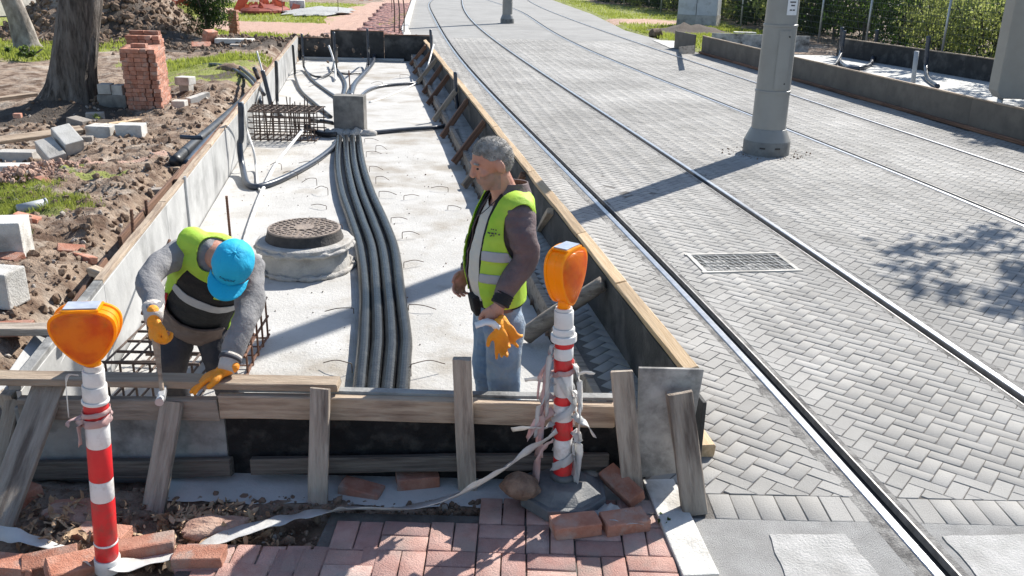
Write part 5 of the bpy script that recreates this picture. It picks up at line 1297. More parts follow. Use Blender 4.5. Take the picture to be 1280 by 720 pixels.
# ------------------------------------------------------------------ standing man
def standing_man():
    O = Vector((-.045, 4.08, SZ)); ya = R(20); f = Vector((-math.cos(ya), -math.sin(ya), 0)); l = Vector((math.sin(ya), -math.cos(ya), 0))
    K = 1.0
    fr = lambda v: O + (f*v[0] + l*v[1] + Vector((0,0,1))*v[2])*K
    inv = lambda P: Vector(((P-O).dot(f), (P-O).dot(l), (P-O).z))/K
    t = thing('person', O, 'grey-haired man standing in profile in a lime vest over a plum jacket, holding orange gloves', 'person')
    V3 = Vector
    TR = [(.86,.02,.095,.145),(.95,.035,.11,.155),(1.06,.05,.122,.158),(1.16,.045,.12,.16),(1.28,.02,.112,.168),(1.38,-.005,.10,.172),(1.445,-.02,.08,.14),(1.48,-.02,.058,.085)]
    def torso(mb, g=0, z0=0): loft(mb, [(V3((c,0,z)), V3((a+g,0,0)), V3((0,b+g,0))) for z, c, a, b in TR if z >= z0])
    # arms
    eL = inv(atY(653, 322, 3.90)); wL = inv(atY(624, 382, 3.80)); sL = V3((-.02,.178,1.39))
    eR = V3((-.03,-.27,1.17)); wR = inv(atY(584, 338, 4.22)); sR = V3((-.02,-.178,1.39))
    hL = (V3((.02,.0,-1))*.8+V3((.35,.02,0))).normalized(); hR = (wR-eR).normalized()*.5+V3((.35,0,-.9))*.5
    # body: skin
    b = MB(); 
    loft(b, [(V3((c,0,z)), V3((a-.022,0,0)), V3((0,w_-.022,0))) for z, c, a, w_ in TR])
    limb(b, [V3((-.02,0,1.42)), V3((.005,0,1.48)), V3((.035,0,1.55))], [.075,.062,.058])
    tilt = Matrix.Rotation(R(19), 3, 'Y'); hc = V3((.062,0,1.61)); HR = tilt
    H = lambda x, y, z: hc + HR @ V3((x, y, z))
    b.ell(H(-.008,0,.022), (.095,.077,.095), HR, 20, 14)
    b.ell(H(.03,0,-.045), (.064,.058,.062), HR, 16, 10)
    b.ell(H(.058,0,-.092), (.026,.027,.022), HR, 10, 8)
    b.ell(H(.070,0,-.012), (.022,.052,.05), HR, 12, 8)
    b.ell(H(.083,0,.030), (.014,.048,.012), HR, 12, 8)
    b.tube([H(.088,0,.022), H(.104,0,-.006), H(.112,0,-.022)], [.009,.011,.014], 8); b.ell(H(.104,0,-.024), (.015,.019,.010), HR, 10, 8)
    b.ell(H(.084,0,-.052), (.014,.024,.006), HR, 10, 6); b.ell(H(.081,0,-.066), (.014,.021,.007), HR, 10, 6)
    for s_ in (-1, 1):
        b.ell(H(-.010,s_*.083,-.008), (.022,.011,.035), HR @ Matrix.Rotation(R(s_*-18),3,'Z'), 12, 8); b.ell(H(.060,s_*.045,-.022), (.022,.018,.020), HR, 10, 8)
    limb(b, [sL, sL.lerp(eL,.5)+V3((0,.01,0)), eL, eL.lerp(wL,.5), wL], [.036,.034,.031,.029,.028]); limb(b, [sR, sR.lerp(eR,.5), eR, eR.lerp(wR,.5), wR], [.036,.034,.031,.029,.028])
    limb(b, [V3((.02,.085,.86)), V3((.01,.09,.48)), V3((-.02,.09,.10))], [.085,.058,.045]); limb(b, [V3((.02,-.085,.86)), V3((.02,-.09,.48)), V3((-.01,-.09,.10))], [.085,.058,.045])
    hand(b, wL, hL, V3((.0,-1,0)), V3((1,0,.1)), curl=(62,66,68,70), thumb=(30,30), scale=1.06)
    hand(b, wR, hR, V3((-.2,1,-.1)), V3((1,.1,.1)), curl=(30,34,38,42), scale=1.04)
    V, F, Nn = remesh(b, .0052, 4)
    body = clip(V, F, lambda v: 1, None); o = finish(body, 'body', M['skin'], t, fr)
    # stubble and hair
    inH = lambda v: HR.transposed() @ (v-hc)
    def fst(v):
        q = inH(v)
        if q.x < -.03 or q.z < -.13 or abs(q.y) > .09: return -1
        return min(-.028-q.z - (.02 if q.x > .085 and q.z > -.045 else 0), q.z+.115, q.x+.012+(q.z+.03)*.3)
    def fha(v):
        q = inH(v)
        if q.z < -.07: return -1
        r_ = q.x; line = .052 - .0*r_ if q.x > .03 else .0
        # hairline: high at the front, falling behind the ear to the nape
        if abs(q.y) > .080 and q.z < .03: return -1
        h = np.interp(q.x, [-.11,-.06,-.038,-.026,.0,.022,.05,.09], [-.062,-.058,-.052,.022,.028,.030,.060,.078])
        return q.z-h
    finish(clip(V, F, fst, Nn, .0015), 'stubble', M['stub'], t, fr)
    hm = clip(V, F, fha, Nn, .0015); hm.v = [tuple(Vector(v)+(Vector(v)-hc).normalized()*(.002*noise.noise(Vector(v)*45)+.002*noise.noise(Vector(v)*18)+(.002 if inH(Vector(v)).z > .07 else 0))) for v in hm.v]
    hair = finish(hm, 'hair', M['hair'], t, fr, thick=.004, th_off=-1)
    hs = MB(); cand = [(V[i], Nn[i]) for i in range(len(V)) if fha(V[i]) > .004]
    for _ in range(5200):
        p, n_ = random.choice(cand); q = inH(p); comb = HR @ V3((.35 if q.z > .05 else -.35, 0, .3 if q.z > .05 else -.7)); dr = (n_*.35+comb*1.0+V3((random.gauss(0,.3),random.gauss(0,.3),random.gauss(0,.3)))).normalized()
        p = p+n_*.001; L = random.uniform(.007,.014); sd_ = dr.cross(n_+V3((.01,.02,0))); sd_ = sd_.normalized()*.0011 if sd_.length > 1e-4 else V3((.001,0,0))
        hs.add([p-sd_, p+sd_, p+dr*L], [(0,1,2)])
    finish(hs, 'hair_strands', M['hair'], t, fr, sm_=False)['kind'] = 'stuff'
    for s_ in (-1, 1):
        e = MB(); e.ell(H(.078, s_*.030, .008), (.010,.011,.0065), HR, 12, 8); finish(e, 'eye', M['eye'], t, fr)
        e = MB(); e.tube(crom([H(.086, s_*.016, .030), H(.088, s_*.032, .035), H(.076, s_*.050, .028)], 4), .0045, 6); finish(e, 'eyebrow', M['hair'], t, fr)
    # shirt
    s1 = MB(); torso(s1, -.006); V1, F1, N1 = remesh(s1, .010, 5)
    finish(clip(V1, F1, lambda v: min(v.z-.93, 1.405+.25*abs(v.y)-v.z if v.x > 0 else 1.45-v.z)), 'shirt', M['shirt'], t, fr, thick=.003, wr=.005)
    # jacket with sleeves
    j = MB(); torso(j, .006); 
    limb(j, [sL+V3((0,-.03,.0)), sL.lerp(eL,.5)+V3((0,.01,0)), eL+V3((-.015,.01,0)), eL.lerp(wL,.5), wL.lerp(eL,.12)], [.074,.064,.058,.052,.042])
    limb(j, [sR+V3((0,.03,.0)), sR.lerp(eR,.5), eR+V3((-.015,-.01,0)), eR.lerp(wR,.5), wR.lerp(eR,.12)], [.080,.068,.062,.055,.045])
    limb(j, [V3((-.045,0,1.43)), V3((-.03,0,1.495))], [.09,.078])
    VJ, FJ, NJ = remesh(j, .009, 5)
    def opening(v, w0): 
        q = max(0, (v.z-1.12)/.30); hw = w0*(1-.30*q)
        return abs(v.y)-hw if v.x > .02 and v.z < 1.50 else .05
    def fj(v):
        arm = abs(v.y) > .20 or (abs(v.y) > .178 and v.z < 1.3)
        neck = math.hypot(v.x-.01, v.y)-.064 if v.z > 1.44 else .05
        if arm: return 1
        return min(opening(v, .100), v.z-.925, neck, 1.515-v.z)
    finish(clip(VJ, FJ, fj), 'jacket', M['jacket'], t, fr, thick=.006, wr=.010, ws=11)
    finish(clip(VJ, FJ, lambda v: min(opening(v, .100), .138-abs(v.y), v.z-.93, 1.49-v.z, v.x-.03), NJ, .009), 'lapel', M['black_c'], t, fr, thick=.004, wr=.003)
    for nm, w_, e_ in (('cuff', wL, eL), ('cuff', wR, eR)):
        c_ = MB(); a_ = w_.lerp(e_, .02); b_ = w_.lerp(e_, .24); P = [a_.lerp(b_, k/7) for k in range(8)]; c_.tube(P, [.043+.003*(k%2) for k in range(8)], 18); finish(c_, nm, M['black_c'], t, fr)
    # hi-vis vest
    g = MB(); torso(g, .030); 
    limb(g, [V3((-.02,-.135,1.41)), V3((-.02,.135,1.41))], [.085,.085])
    VG, FG, NG = remesh(g, .009, 6)
    def fv(v):
        hole = math.hypot((v.x+.012)/.078, (v.z-1.32)/.135)-1 if abs(v.y) > .09 else .5
        sh = .200-abs(v.y) if v.z > 1.3 else .1
        neck = math.hypot(v.x-.02, v.y)-.085 - (.0 if v.x < 0 else 0) if v.z > 1.36 else .05
        q = max(0, (v.z-1.15)/.30)
        fo = abs(v.y)-(.130-.035*q) if v.x > .03 else .05
        return min(hole*.08, sh, neck, fo, v.z-.955)
    finish(clip(VG, FG, fv), 'hi_vis_vest', M['lime'], t, fr, thick=.005, wr=.010, ws=8)
    for z0 in (1.085, 1.190):
        finish(clip(VG, FG, lambda v: min(fv(v)-.002, v.z-z0, z0+.044-v.z), NG, .006), 'reflective_band', M['silver'], t, fr, thick=.003, wr=.010, ws=8)
    # printed lettering on the chest (illegible at this size): short dark strokes
    pr = MB(); 
    for row, (zz, ws_) in enumerate(((1.335, .030), (1.320, .055), (1.306, .03))):
        y0_ = .128
        for k in range(int(ws_/.009)):
            yv = y0_+k*.009-(ws_/2-.0275)*1; best = min((v for v in VG if abs(v.z-zz) < .012 and v.x > .03), key=lambda v: abs(v.y-yv)+abs(v.z-zz))
            pr.box(best+V3((.008,.004,0)), (.003,.006,.007 if row == 1 else .004), Matrix.Rotation(R(35),3,'Z'))
    finish(pr, 'chest_print', M['ink'], t, fr, sm_=False)['kind'] = 'stuff'
    # trousers, belt, shoes
    tr = MB(); loft(tr, [(V3((.03,0,.97)), V3((.112,0,0)), V3((0,.152,0))), (V3((.025,0,.90)), V3((.115,0,0)), V3((0,.160,0))), (V3((.02,0,.83)), V3((.110,0,0)), V3((0,.160,0)))])
    limb(tr, [V3((.02,.085,.84)), V3((.02,.09,.66)), V3((.015,.09,.47)), V3((-.005,.09,.28)), V3((-.02,.09,.07))], [.102,.090,.074,.068,.066])
    limb(tr, [V3((.02,-.085,.84)), V3((.03,-.09,.66)), V3((.035,-.09,.47)), V3((.01,-.09,.28)), V3((-.0,-.09,.07))], [.102,.090,.074,.068,.066])
    VT, FT, NT = remesh(tr, .010, 5)
    finish(clip(VT, FT, lambda v: min(.985-v.z, v.z-.05)), 'jeans', M['jeans'], t, fr, thick=.004, wr=.011, ws=10)
    finish(clip(VT, FT, lambda v: min(.975-v.z, v.z-.935), NT, .006), 'belt', M['black_c'], t, fr, thick=.004)
    pk = MB(); pk.box(V3((.14,.02,.935)), (.05,.09,.10), Matrix.Rotation(R(12),3,'Y'), ch=.012); finish(pk, 'belt_pouch', M['black_c'], t, fr)
    for s_ in (-1, 1):
        sh_ = MB(); sh_.ell(V3((.045,s_*.095,.035)), (.15,.052,.05)); sh_.ell(V3((-.04,s_*.095,.06)), (.065,.046,.065)); Vs, Fs, Ns = remesh(sh_, .010, 4)
        finish(clip(Vs, Fs, lambda v: v.z-.002), 'shoe', M['leather'], t, fr)
    # necklace cord
    nc = MB(); nc.tube(crom([V3((.045,-.055,1.46)), V3((.10,-.035,1.40)), V3((.128,0,1.365)), V3((.10,.035,1.40)), V3((.045,.055,1.46))], 6), .0025, 6); finish(nc, 'cord', M['ink'], t, fr)
    # gloves held in the near hand
    wl = fr(wL); 
    gl = MB(); hd = Vector((.22,-.12,-1)).normalized(); base = wl+(fr(hL)-fr(V3((0,0,0))))*.075+Vector((.01,-.035,.0))
    hand(gl, base+Vector((.02,-.01,-.02)), hd, (0,-1,.1), (-1,0,.1), curl=(10,32,22,45), scale=.88, rad=.0115, thumb=(50,15), spread=9)
    hand(gl, base+Vector((.045,.02,-.01)), Vector((.50,0,-.9)), (.2,1,.1), (-1,0,.1), curl=(24,12,38,28), scale=.85, rad=.0115, thumb=(40,15), spread=7)
    Vg, Fg, Ng = remesh(gl, .006, 3); mb = clip(Vg, Fg, lambda v: 1)
    gt_ = thing('work_gloves', base, 'pair of orange work gloves held in the standing man\'s near hand', 'gloves'); mb.build('glove', M['glove'], gt_, smooth=True)
    cf = MB(); d_ = -f*-1; cf.tube(crom([base+Vector((.02,-.01,-.01)), base+Vector((-.03,-.02,.012)), base+Vector((-.085,-.03,.0))], 5), np.linspace(.030,.026,11), 14, flat=.5)
    cf.v = [tuple(Vector(v)+Vector((1,1,1))*noise.noise(Vector(v)*40)*.008) for v in cf.v]; cf.build('cuff', M['white'], gt_, smooth=True)
standing_man()

# ------------------------------------------------------------------ bent worker
def bent_man():
    ident = lambda v: v
    V3 = Vector
    hip = V3((-1.80, 4.62, .90)); 
    O = V3((-1.80, 4.5, SZ))
    t = thing('person', O, 'worker bent over the front formwork in a sky blue cap, lime vest and orange gloves', 'person')
    P = lambda px, py, Y: atY(px, py, Y)
    sR_ = P(222, 312, 4.25); sL_ = P(316, 338, 4.15)       # shoulder joints
    eR_ = P(190, 352, 3.98); wR_ = P(192, 398, 3.76)
    eL_ = P(302, 408, 3.92); wL_ = P(283, 462, 3.76)
    hipc = P(246, 392, 4.42); neck = sR_.lerp(sL_, .52)+V3((0,.02,.03)); hd = P(291, 330, 3.96)
    side = (sL_-sR_).normalized(); ax = (neck-hipc); L = ax.length; axn = ax.normalized(); side = (side-axn*side.dot(axn)).normalized(); front = axn.cross(side)
    if front.y > 0: front = -front
    Tc = lambda a, s_, b_: hipc+axn*(a*L)+side*s_+front*b_
    def TL(v):
        q = v-hipc; return q.dot(axn)/L, q.dot(side), q.dot(front)
    RG = [(-.12,.145,.105,.0),(.05,.16,.118,.0),(.25,.162,.122,.015),(.5,.172,.125,.015),(.72,.185,.125,.005),(.9,.165,.105,-.005),(1.03,.11,.075,-.01),(1.10,.06,.055,-.01)]
    def torso(mb, g=0): loft(mb, [(Tc(a,0,o_), side*(w_+g), front*(d_+g)) for a, w_, d_, o_ in RG])
    knR, knL = P(214, 462, 4.32), P(274, 455, 4.34)
    hpR, hpL = hipc+side*-.085+V3((0,.02,-.03)), hipc+side*.085+V3((0,.02,-.03))
    ftR, ftL = V3((knR.x-.02, 4.46, SZ+.07)), V3((knL.x+.03, 4.46, SZ+.07))
    b = MB(); torso(b, -.02); limb(b, [neck-axn*.03, neck.lerp(hd,.5), hd], [.07,.06,.06])
    up = V3((.30,-.62,.62)).normalized(); fwd = V3((-.22,-.42,-.80)); fwd = (fwd-up*fwd.dot(up)).normalized(); rt_ = fwd.cross(up)
    HRm = Matrix(((fwd.x, rt_.x, up.x),(fwd.y, rt_.y, up.y),(fwd.z, rt_.z, up.z)))
    H = lambda x, y, z: hd + HRm @ V3((x, y, z))
    b.ell(H(-.005,0,.0), (.095,.078,.092), HRm, 18, 12); b.ell(H(.035,0,-.06), (.062,.056,.06), HRm, 14, 10); b.ell(H(.062,0,-.11), (.026,.027,.022), HRm, 10, 8)
    b.tube([H(.09,0,-.005), H(.115,0,-.045)], [.009,.014], 8); b.ell(H(.088,0,-.075), (.014,.024,.010), HRm, 10, 6)
    for s_ in (-1, 1): b.ell(H(-.005,s_*.081,-.03), (.019,.010,.032), HRm, 12, 8)
    limb(b, [sR_, eR_, wR_], [.05,.038,.028]); limb(b, [sL_, eL_, wL_], [.05,.038,.028])
    limb(b, [hpR, knR, ftR], [.08,.055,.045]); limb(b, [hpL, knL, ftL], [.08,.055,.045])
    dR = V3((.10,-.35,-.9)); dL = V3((-.85,-.30,-.30))
    hand(b, wR_, dR, V3((.6,.6,-.2)), V3((.6,-.7,0)), curl=(60,62,64,66), scale=.95); hand(b, wL_, dL, V3((-.1,-.1,-1)), V3((-.2,-1,.0)), curl=(14,12,14,16), scale=.95)
    V, F, Nn = remesh(b, .0065, 4); finish(clip(V, F, lambda v: 1), 'body', M['skin'], t, ident)
    # sweater: sleeves and torso in grey, the front covered by the dark vest front
    j = MB(); torso(j, .004)
    limb(j, [sR_+side*.03, sR_.lerp(eR_,.5)-side*.015, eR_+V3((-.015,0,.01)), eR_.lerp(wR_,.5), wR_.lerp(eR_,.12)], [.078,.066,.060,.052,.042])
    limb(j, [sL_-side*.03, sL_.lerp(eL_,.5)+side*.015, eL_+V3((.01,0,.01)), eL_.lerp(wL_,.5), wL_.lerp(eL_,.10)], [.078,.068,.062,.055,.042])
    VJ, FJ, NJ = remesh(j, .009, 5); finish(clip(VJ, FJ, lambda v: 1), 'sweater', M['sweat'], t, ident, wr=.011, ws=11)
    g = MB(); torso(g, .022); limb(g, [neck-side*.13-axn*.03, neck+side*.13-axn*.03], [.080,.080])
    VG, FG, NG = remesh(g, .009, 6)
    def base_(v):
        a, s_, b_ = TL(v)
        hole = (math.hypot((a-.80)/.24, (b_+.0)/.075)-1)*.08 if abs(s_) > .11 else .1
        nk = math.hypot(s_, b_-.03)-.082 if a > .9 else .05
        return min(hole, nk, .235-abs(s_), a+.02)
    def isl(v):                                        # the lime parts: back, shoulders and a sash on the right front
        a, s_, b_ = TL(v)
        return max(-b_+.01, -.085-s_+(.75-a)*-.10, min(s_-.10, a-.70)*1.0, min(.02+a-.86, .05))
    finish(clip(VG, FG, lambda v: min(base_(v), isl(v)), NG, .002), 'hi_vis_vest', M['lime'], t, ident, thick=.005, wr=.009, ws=8)
    finish(clip(VG, FG, lambda v: min(base_(v), -isl(v)+.012), NG, -.002), 'vest_front', M['black_c'], t, ident, thick=.005, wr=.009, ws=8)
    finish(clip(VG, FG, lambda v: min(base_(v), -isl(v)+.004, TL(v)[0]-.50, .60-TL(v)[0]), NG, .006), 'reflective_band', M['silver'], t, ident, thick=.003, wr=.009, ws=8)
    # leather tool pouch
    def fp(v):
        a, s_, b_ = TL(v); lo = -.26+.40*(abs(s_)/.16)**2*.6
        return min(a-lo, .16+.10*abs(s_)/.16-a, b_+.02, .165-abs(s_))
    finish(clip(VG, FG, fp, NG, .022), 'tool_pouch', M['leather'], t, ident, thick=.012, wr=.012, ws=12)
    ch_ = MB(); q = Tc(.22,-.115,.165); ch_.tube([q, q+V3((.03,-.01,.09))], .008, 8); finish(ch_, 'marker', M['red'], t, ident)
    tr = MB(); loft(tr, [(hipc+axn*.06, side*.165, front*.122), (hipc-V3((0,0,.02)), side*.168, front*.125), (hipc-V3((0,-.02,.10)), side*.16, V3((0,-.12,0)))])
    limb(tr, [hpR, hpR.lerp(knR,.5), knR, knR.lerp(ftR,.5), ftR], [.10,.092,.080,.070,.064]); limb(tr, [hpL, hpL.lerp(knL,.5), knL, knL.lerp(ftL,.5), ftL], [.10,.092,.080,.070,.064])
    VT, FT, NT = remesh(tr, .010, 5); finish(clip(VT, FT, lambda v: 1), 'trousers', M['trous'], t, ident, wr=.010, ws=10)
    for q in (ftR, ftL):
        sh_ = MB(); sh_.ell(q+V3((0,-.09,-.035)), (.052,.15,.05)); sh_.ell(q+V3((0,0,-.01)), (.046,.065,.06)); Vs, Fs, Ns = remesh(sh_, .010, 4); finish(clip(Vs, Fs, lambda v: v.z-SZ-.002), 'shoe', M['leather'], t, ident)
    # gloves worn
    for (w_, e_, d_, n_, s_, c_, nm) in ((wR_, eR_, dR, V3((.6,.6,-.2)), V3((.6,-.7,0)), (62,66,68,70), 'glove'), (wL_, eL_, dL, V3((-.1,-.1,-1)), V3((-.2,-1,.0)), (14,12,14,16), 'glove')):
        h_ = MB(); hand(h_, w_, d_, n_, s_, curl=c_, scale=1.12, rad=.0112); Vh, Fh, Nh = remesh(h_, .0055, 3)
        g_ = finish(clip(Vh, Fh, lambda v: 1), nm, M['glove'], t, ident)
        c_ = MB(); a_ = (e_-w_).normalized(); c_.tube([w_-a_*.01, w_+a_*.02, w_+a_*.05, w_+a_*.075], [.040,.043,.046,.050], 16); o = finish(c_, 'glove_cuff', M['glovec'], t, ident)
    a_ = (eL_-wL_).normalized(); wt = MB(); wt.tube([wL_+a_*.045, wL_+a_*.065], .053, 20); finish(wt, 'watch', M['ink'], t, ident)
    # cap
    cp = MB(); cp.ell(H(-.005,0,.010), (.112,.094,.104), HRm, 40, 26); Vc = [V3(v) for v in cp.v]
    LH = lambda v: HRm.transposed() @ (v-hd)
    bm = bmesh.new(); vv = [bm.verts.new(v) for v in cp.v]; [bm.faces.new([vv[i] for i in f_]) for f_ in cp.f]; bmesh.ops.triangulate(bm, faces=bm.faces[:]); bm.verts.index_update()
    Fc = [tuple(v.index for v in f_.verts) for f_ in bm.faces]; bm.free(); Nc = [(v-hd).normalized() for v in Vc]
    cr = clip(Vc, Fc, lambda v: LH(v).z+.015)
    cr.v = [tuple(Vector(v)+(Vector(v)-hd).normalized()*(.0045*noise.noise(Vector(v)*22)-(.0025 if abs((math.degrees(math.atan2(LH(Vector(v)).y, LH(Vector(v)).x))+30)%60-30) < 3 else 0))) for v in cr.v]
    cp_o = finish(cr, 'cap', M['cap'], t, ident, thick=.003)
    br = MB(); n_ = 16
    for k in range(n_+1):
        u = -1+2*k/n_; yy_ = .086*u
        for q in range(7):
            x0_ = .102*math.sqrt(max(0, 1-(yy_/.096)**2)); x1_ = .075+.115*math.sqrt(max(0,1-u*u*.98)); xx = x0_+(max(x1_, x0_+.001)-x0_)*q/6
            br.v.append(tuple(H(xx-.004, yy_, -.014-.022*u*u-.10*(xx-x0_)**1.2*.6)))
    br.f = [(k*7+q, k*7+q+1, (k+1)*7+q+1, (k+1)*7+q) for k in range(n_) for q in range(6)]; br.m = [0]*len(br.f)
    o = br.build('cap_brim', M['cap'], t, smooth=True); s_ = o.modifiers.new('thick','SOLIDIFY'); s_.thickness = .005
    bt = MB(); bt.ell(H(-.005,0,.116), (.008,.008,.005), HRm, 10, 6); finish(bt, 'cap_button', M['cap'], t, ident)
    em = MB(); em.ell(H(.150,-.0,-.022), (.013,.013,.004), HRm, 12, 6); finish(em, 'cap_emblem', M['capd'], t, ident)
    lt_ = MB()
    def on(yv, zv): 
        x_ = .113*math.sqrt(max(0,1-(yv/.094)**2-((zv-.01)/.104)**2)); return H(-.005+x_+.0035, yv, zv)
    tx = ['#.#','###','#.#']                            # small unreadable embroidered word: short strokes
    for k in range(6):
        y_ = (-.030+.012*k)
        for (dy, dz, w_, h_) in ((-.0035,0,.0018,.011), (.0025,0,.0018,.011 if k % 2 else .006), (0,.0045*(1 if k % 3 else -1),.006,.0018)):
            q = on(y_+dy, .040+dz); lt_.box(q, (.002,w_,h_), HRm @ Matrix.Rotation(R(-18),3,'Y'))
    finish(lt_, 'cap_lettering', M['capd'], t, ident, sm_=False)['kind'] = 'stuff'
    # hammer
    hh = P(203, 492, 3.635); hb_ = wR_+dR.normalized()*.05; top_ = hb_+(hb_-hh).normalized()*.05
    k_ = thing('hammer', hh, 'wooden-handled hammer in the bent worker\'s right hand, its head on the cross beam', 'hammer')
    m1 = MB(); P_ = [top_.lerp(hh, q/12) for q in range(13)]; m1.tube(P_, [.013+.004*math.sin(q*.5) for q in range(13)], 12, flat=.8); m1.build('handle', M['wood_m'], k_, smooth=True)
    m2 = MB(); m2.box(hh+V3((-.0,0,.0)), (.03,.10,.032), Matrix.Rotation(R(15),3,'Z'), ch=.004); m2.tube([hh+V3((.008,-.045,0)), hh+V3((.018,-.085,0))], [.017,.019], 12); m2.build('head', M['steel'], k_)
bent_man()

# ------------------------------------------------------------------ warning posts with amber lamps
def lens_outline(w, h, n=0):
    P = [(-.5,.16),(-.45,.38),(-.20,.49),(.20,.49),(.45,.38),(.5,.16),(.42,-.10),(.24,-.36),(.07,-.50),(-.07,-.50),(-.24,-.36),(-.42,-.10)][::-1]
    for _ in range(2):
        Q = []
        for i in range(len(P)):
            a, b_ = P[i], P[(i+1)%len(P)]; Q += [(a[0]*.75+b_[0]*.25, a[1]*.75+b_[1]*.25), (a[0]*.25+b_[0]*.75, a[1]*.25+b_[1]*.75)]
        P = Q
    return [(x*w, y*h) for x, y in P]
def lamp(loc, yaw, parent_label, tilt=0, w=.235, h=.235, dpt=.085):
    t = thing('warning_lamp', loc, parent_label, 'warning lamp')
    Rz = Matrix.Rotation(yaw, 3, 'Z') @ Matrix.Rotation(tilt, 3, 'X') ; X, Y, Z = Rz @ Vector((1,0,0)), Rz @ Vector((0,1,0)), Rz @ Vector((0,0,1))
    c = Vector(loc)+Z*(.56*h); pts = lens_outline(w, h)
    def shell(sc_list, name, m):
        mb = MB(); n = len(pts)
        for (sc, d_) in sc_list:
            for (x, y) in pts: mb.v.append(tuple(c+X*x*sc+Z*y*sc+Y*d_))
        k = len(sc_list); mb.f = [(i*n+j, i*n+(j+1)%n, (i+1)*n+(j+1)%n, (i+1)*n+j) for i in range(k-1) for j in range(n)]+[tuple(range(n-1,-1,-1)), tuple((k-1)*n+j for j in range(n))]; mb.m = [0]*len(mb.f)
        o = mb.build(name, m, t, smooth=True); e = o.modifiers.new('split','EDGE_SPLIT'); e.split_angle = R(32); return o
    shell([(.98,-dpt/2),(1.05,-dpt/2+.001),(1.05,-dpt/2+.012),(1.0,-dpt/2+.014),(1.0,-.005),(1.015,-.004),(1.015,.004),(1.0,.005),(1.0,dpt/2-.014),(1.05,dpt/2-.012),(1.05,dpt/2-.001),(.98,dpt/2)], 'housing', M['amber2'])
    for s_ in (-1, 1):
        L = [(.965, s_*(dpt/2+.001))]
        for k in range(1, 16): L.append((.93*math.cos(k/16*1.5)+.0, s_*(dpt/2+.020*math.sin(k/16*1.5)+(.0013 if k % 2 else 0))))
        L.append((.05, s_*(dpt/2+.019))); shell(L if s_ > 0 else L[::-1], 'lens', M['amber'])
    mb = MB(); mb.box(c+Z*(h*.49), (w*.56,dpt*.92,.010), Rz, ch=.004); sp_ = mb.build('solar_frame', M['amber2'], t)
    mb = MB(); mb.box(c+Z*(h*.49+.007), (w*.50,dpt*.72,.005), Rz); mb.build('solar_panel', M['solar'], t)
    mb = MB(); mb.tube([Vector(loc)-Z*.02, Vector(loc)+Z*.045], [.030,.024], 16); mb.build('socket', M['amber2'], t, smooth=True)
    for q in ((-.36,.26),(.36,.26),(0,-.40)):
        mb = MB(); mb.ell(c+X*(q[0]*w)+Z*(q[1]*h)-Y*(dpt/2+.004), (.006,.006,.006), None, 8, 6); mb.build('screw', M['iron_d'], t)
    return t
def post(base, top, bands, r, label):
    base, top = Vector(base), Vector(top); ax = (top-base); L = ax.length; d, s_, u = frame(ax, Vector((0,1,0))); rot = Matrix(((s_.x, u.x, d.x),(s_.y, u.y, d.y),(s_.z, u.z, d.z)))
    t = thing('warning_post', base, label, 'bollard')
    for (a, b_, cn, rr) in bands:
        mb = MB(); mb.lathe([(rr*.97, a*L+.0005),(rr, a*L+.003),(rr, b_*L-.003),(rr*.97, b_*L-.0005)], base, 28, rot=rot); o = mb.build({'red':'red_band','white':'white_band','neck':'neck'}[cn], M[{'red':'red','white':'white','neck':'whitepl'}[cn]], t, smooth=True)
        e = o.modifiers.new('split','EDGE_SPLIT'); e.split_angle = R(30)
    return t, d, L
r_ = .043
# right post
bR = at(703, 618, .25); bR = Vector((bR.x, bR.y, .27)); tR = atY(705, 384, bR.y+.0)
post(bR, tR, [(0,.20,'red',r_),(.20,.31,'white',r_*.99),(.31,.41,'red',r_),(.41,.50,'white',r_*.99),(.50,.545,'red',r_),(.545,.66,'white',r_*.99),(.66,.74,'red',r_),(.74,.80,'white',r_*.99),(.80,.83,'red',r_),(.83,.865,'neck',r_*1.32),(.865,.90,'neck',r_*1.12),(.90,.985,'neck',r_*.98),(.985,1.0,'neck',r_*.85)], r_, 'red and white banded post in the rubber base, wrapped in torn tape')
lamp(tR+Vector((0,0,.01)), R(56), 'amber warning lamp turned sideways on top of the right post', h=.245, w=.205, dpt=.09)
# rubber base
rbz = thing('rubber_base', Vector((bR.x, bR.y, .25)), 'dark grey octagonal rubber foot under the right banded post', 'post base')
def octa(rx, ry, z0, z1, sx, nm, parent, m):
    mb = MB(); P_ = [(rx*math.cos(R(22.5+45*k))*1.05, ry*math.sin(R(22.5+45*k))*1.05) for k in range(8)]
    mb.v = [(bR.x+x, bR.y-.02+y, z0) for x, y in P_]+[(bR.x+x*sx, bR.y-.02+y*sx, z1) for x, y in P_]
    mb.f = [tuple(range(7,-1,-1)), tuple(range(8,16))]+[(k, (k+1)%8, 8+(k+1)%8, 8+k) for k in range(8)]; mb.m = [0]*10
    o = mb.build(nm, m, parent); bevel(o, .006, 2); return o
octa(.20,.21,.252,.305,.97,'rim',rbz,M['rubber']); octa(.175,.18,.304,.345,.62,'raised_centre',rbz,M['rubber'])
mb = MB(); mb.tube([(bR.x,bR.y,.34),(bR.x,bR.y,.37)], [.062,.055], 24); mb.build('collar', M['rubber'], rbz, smooth=True)
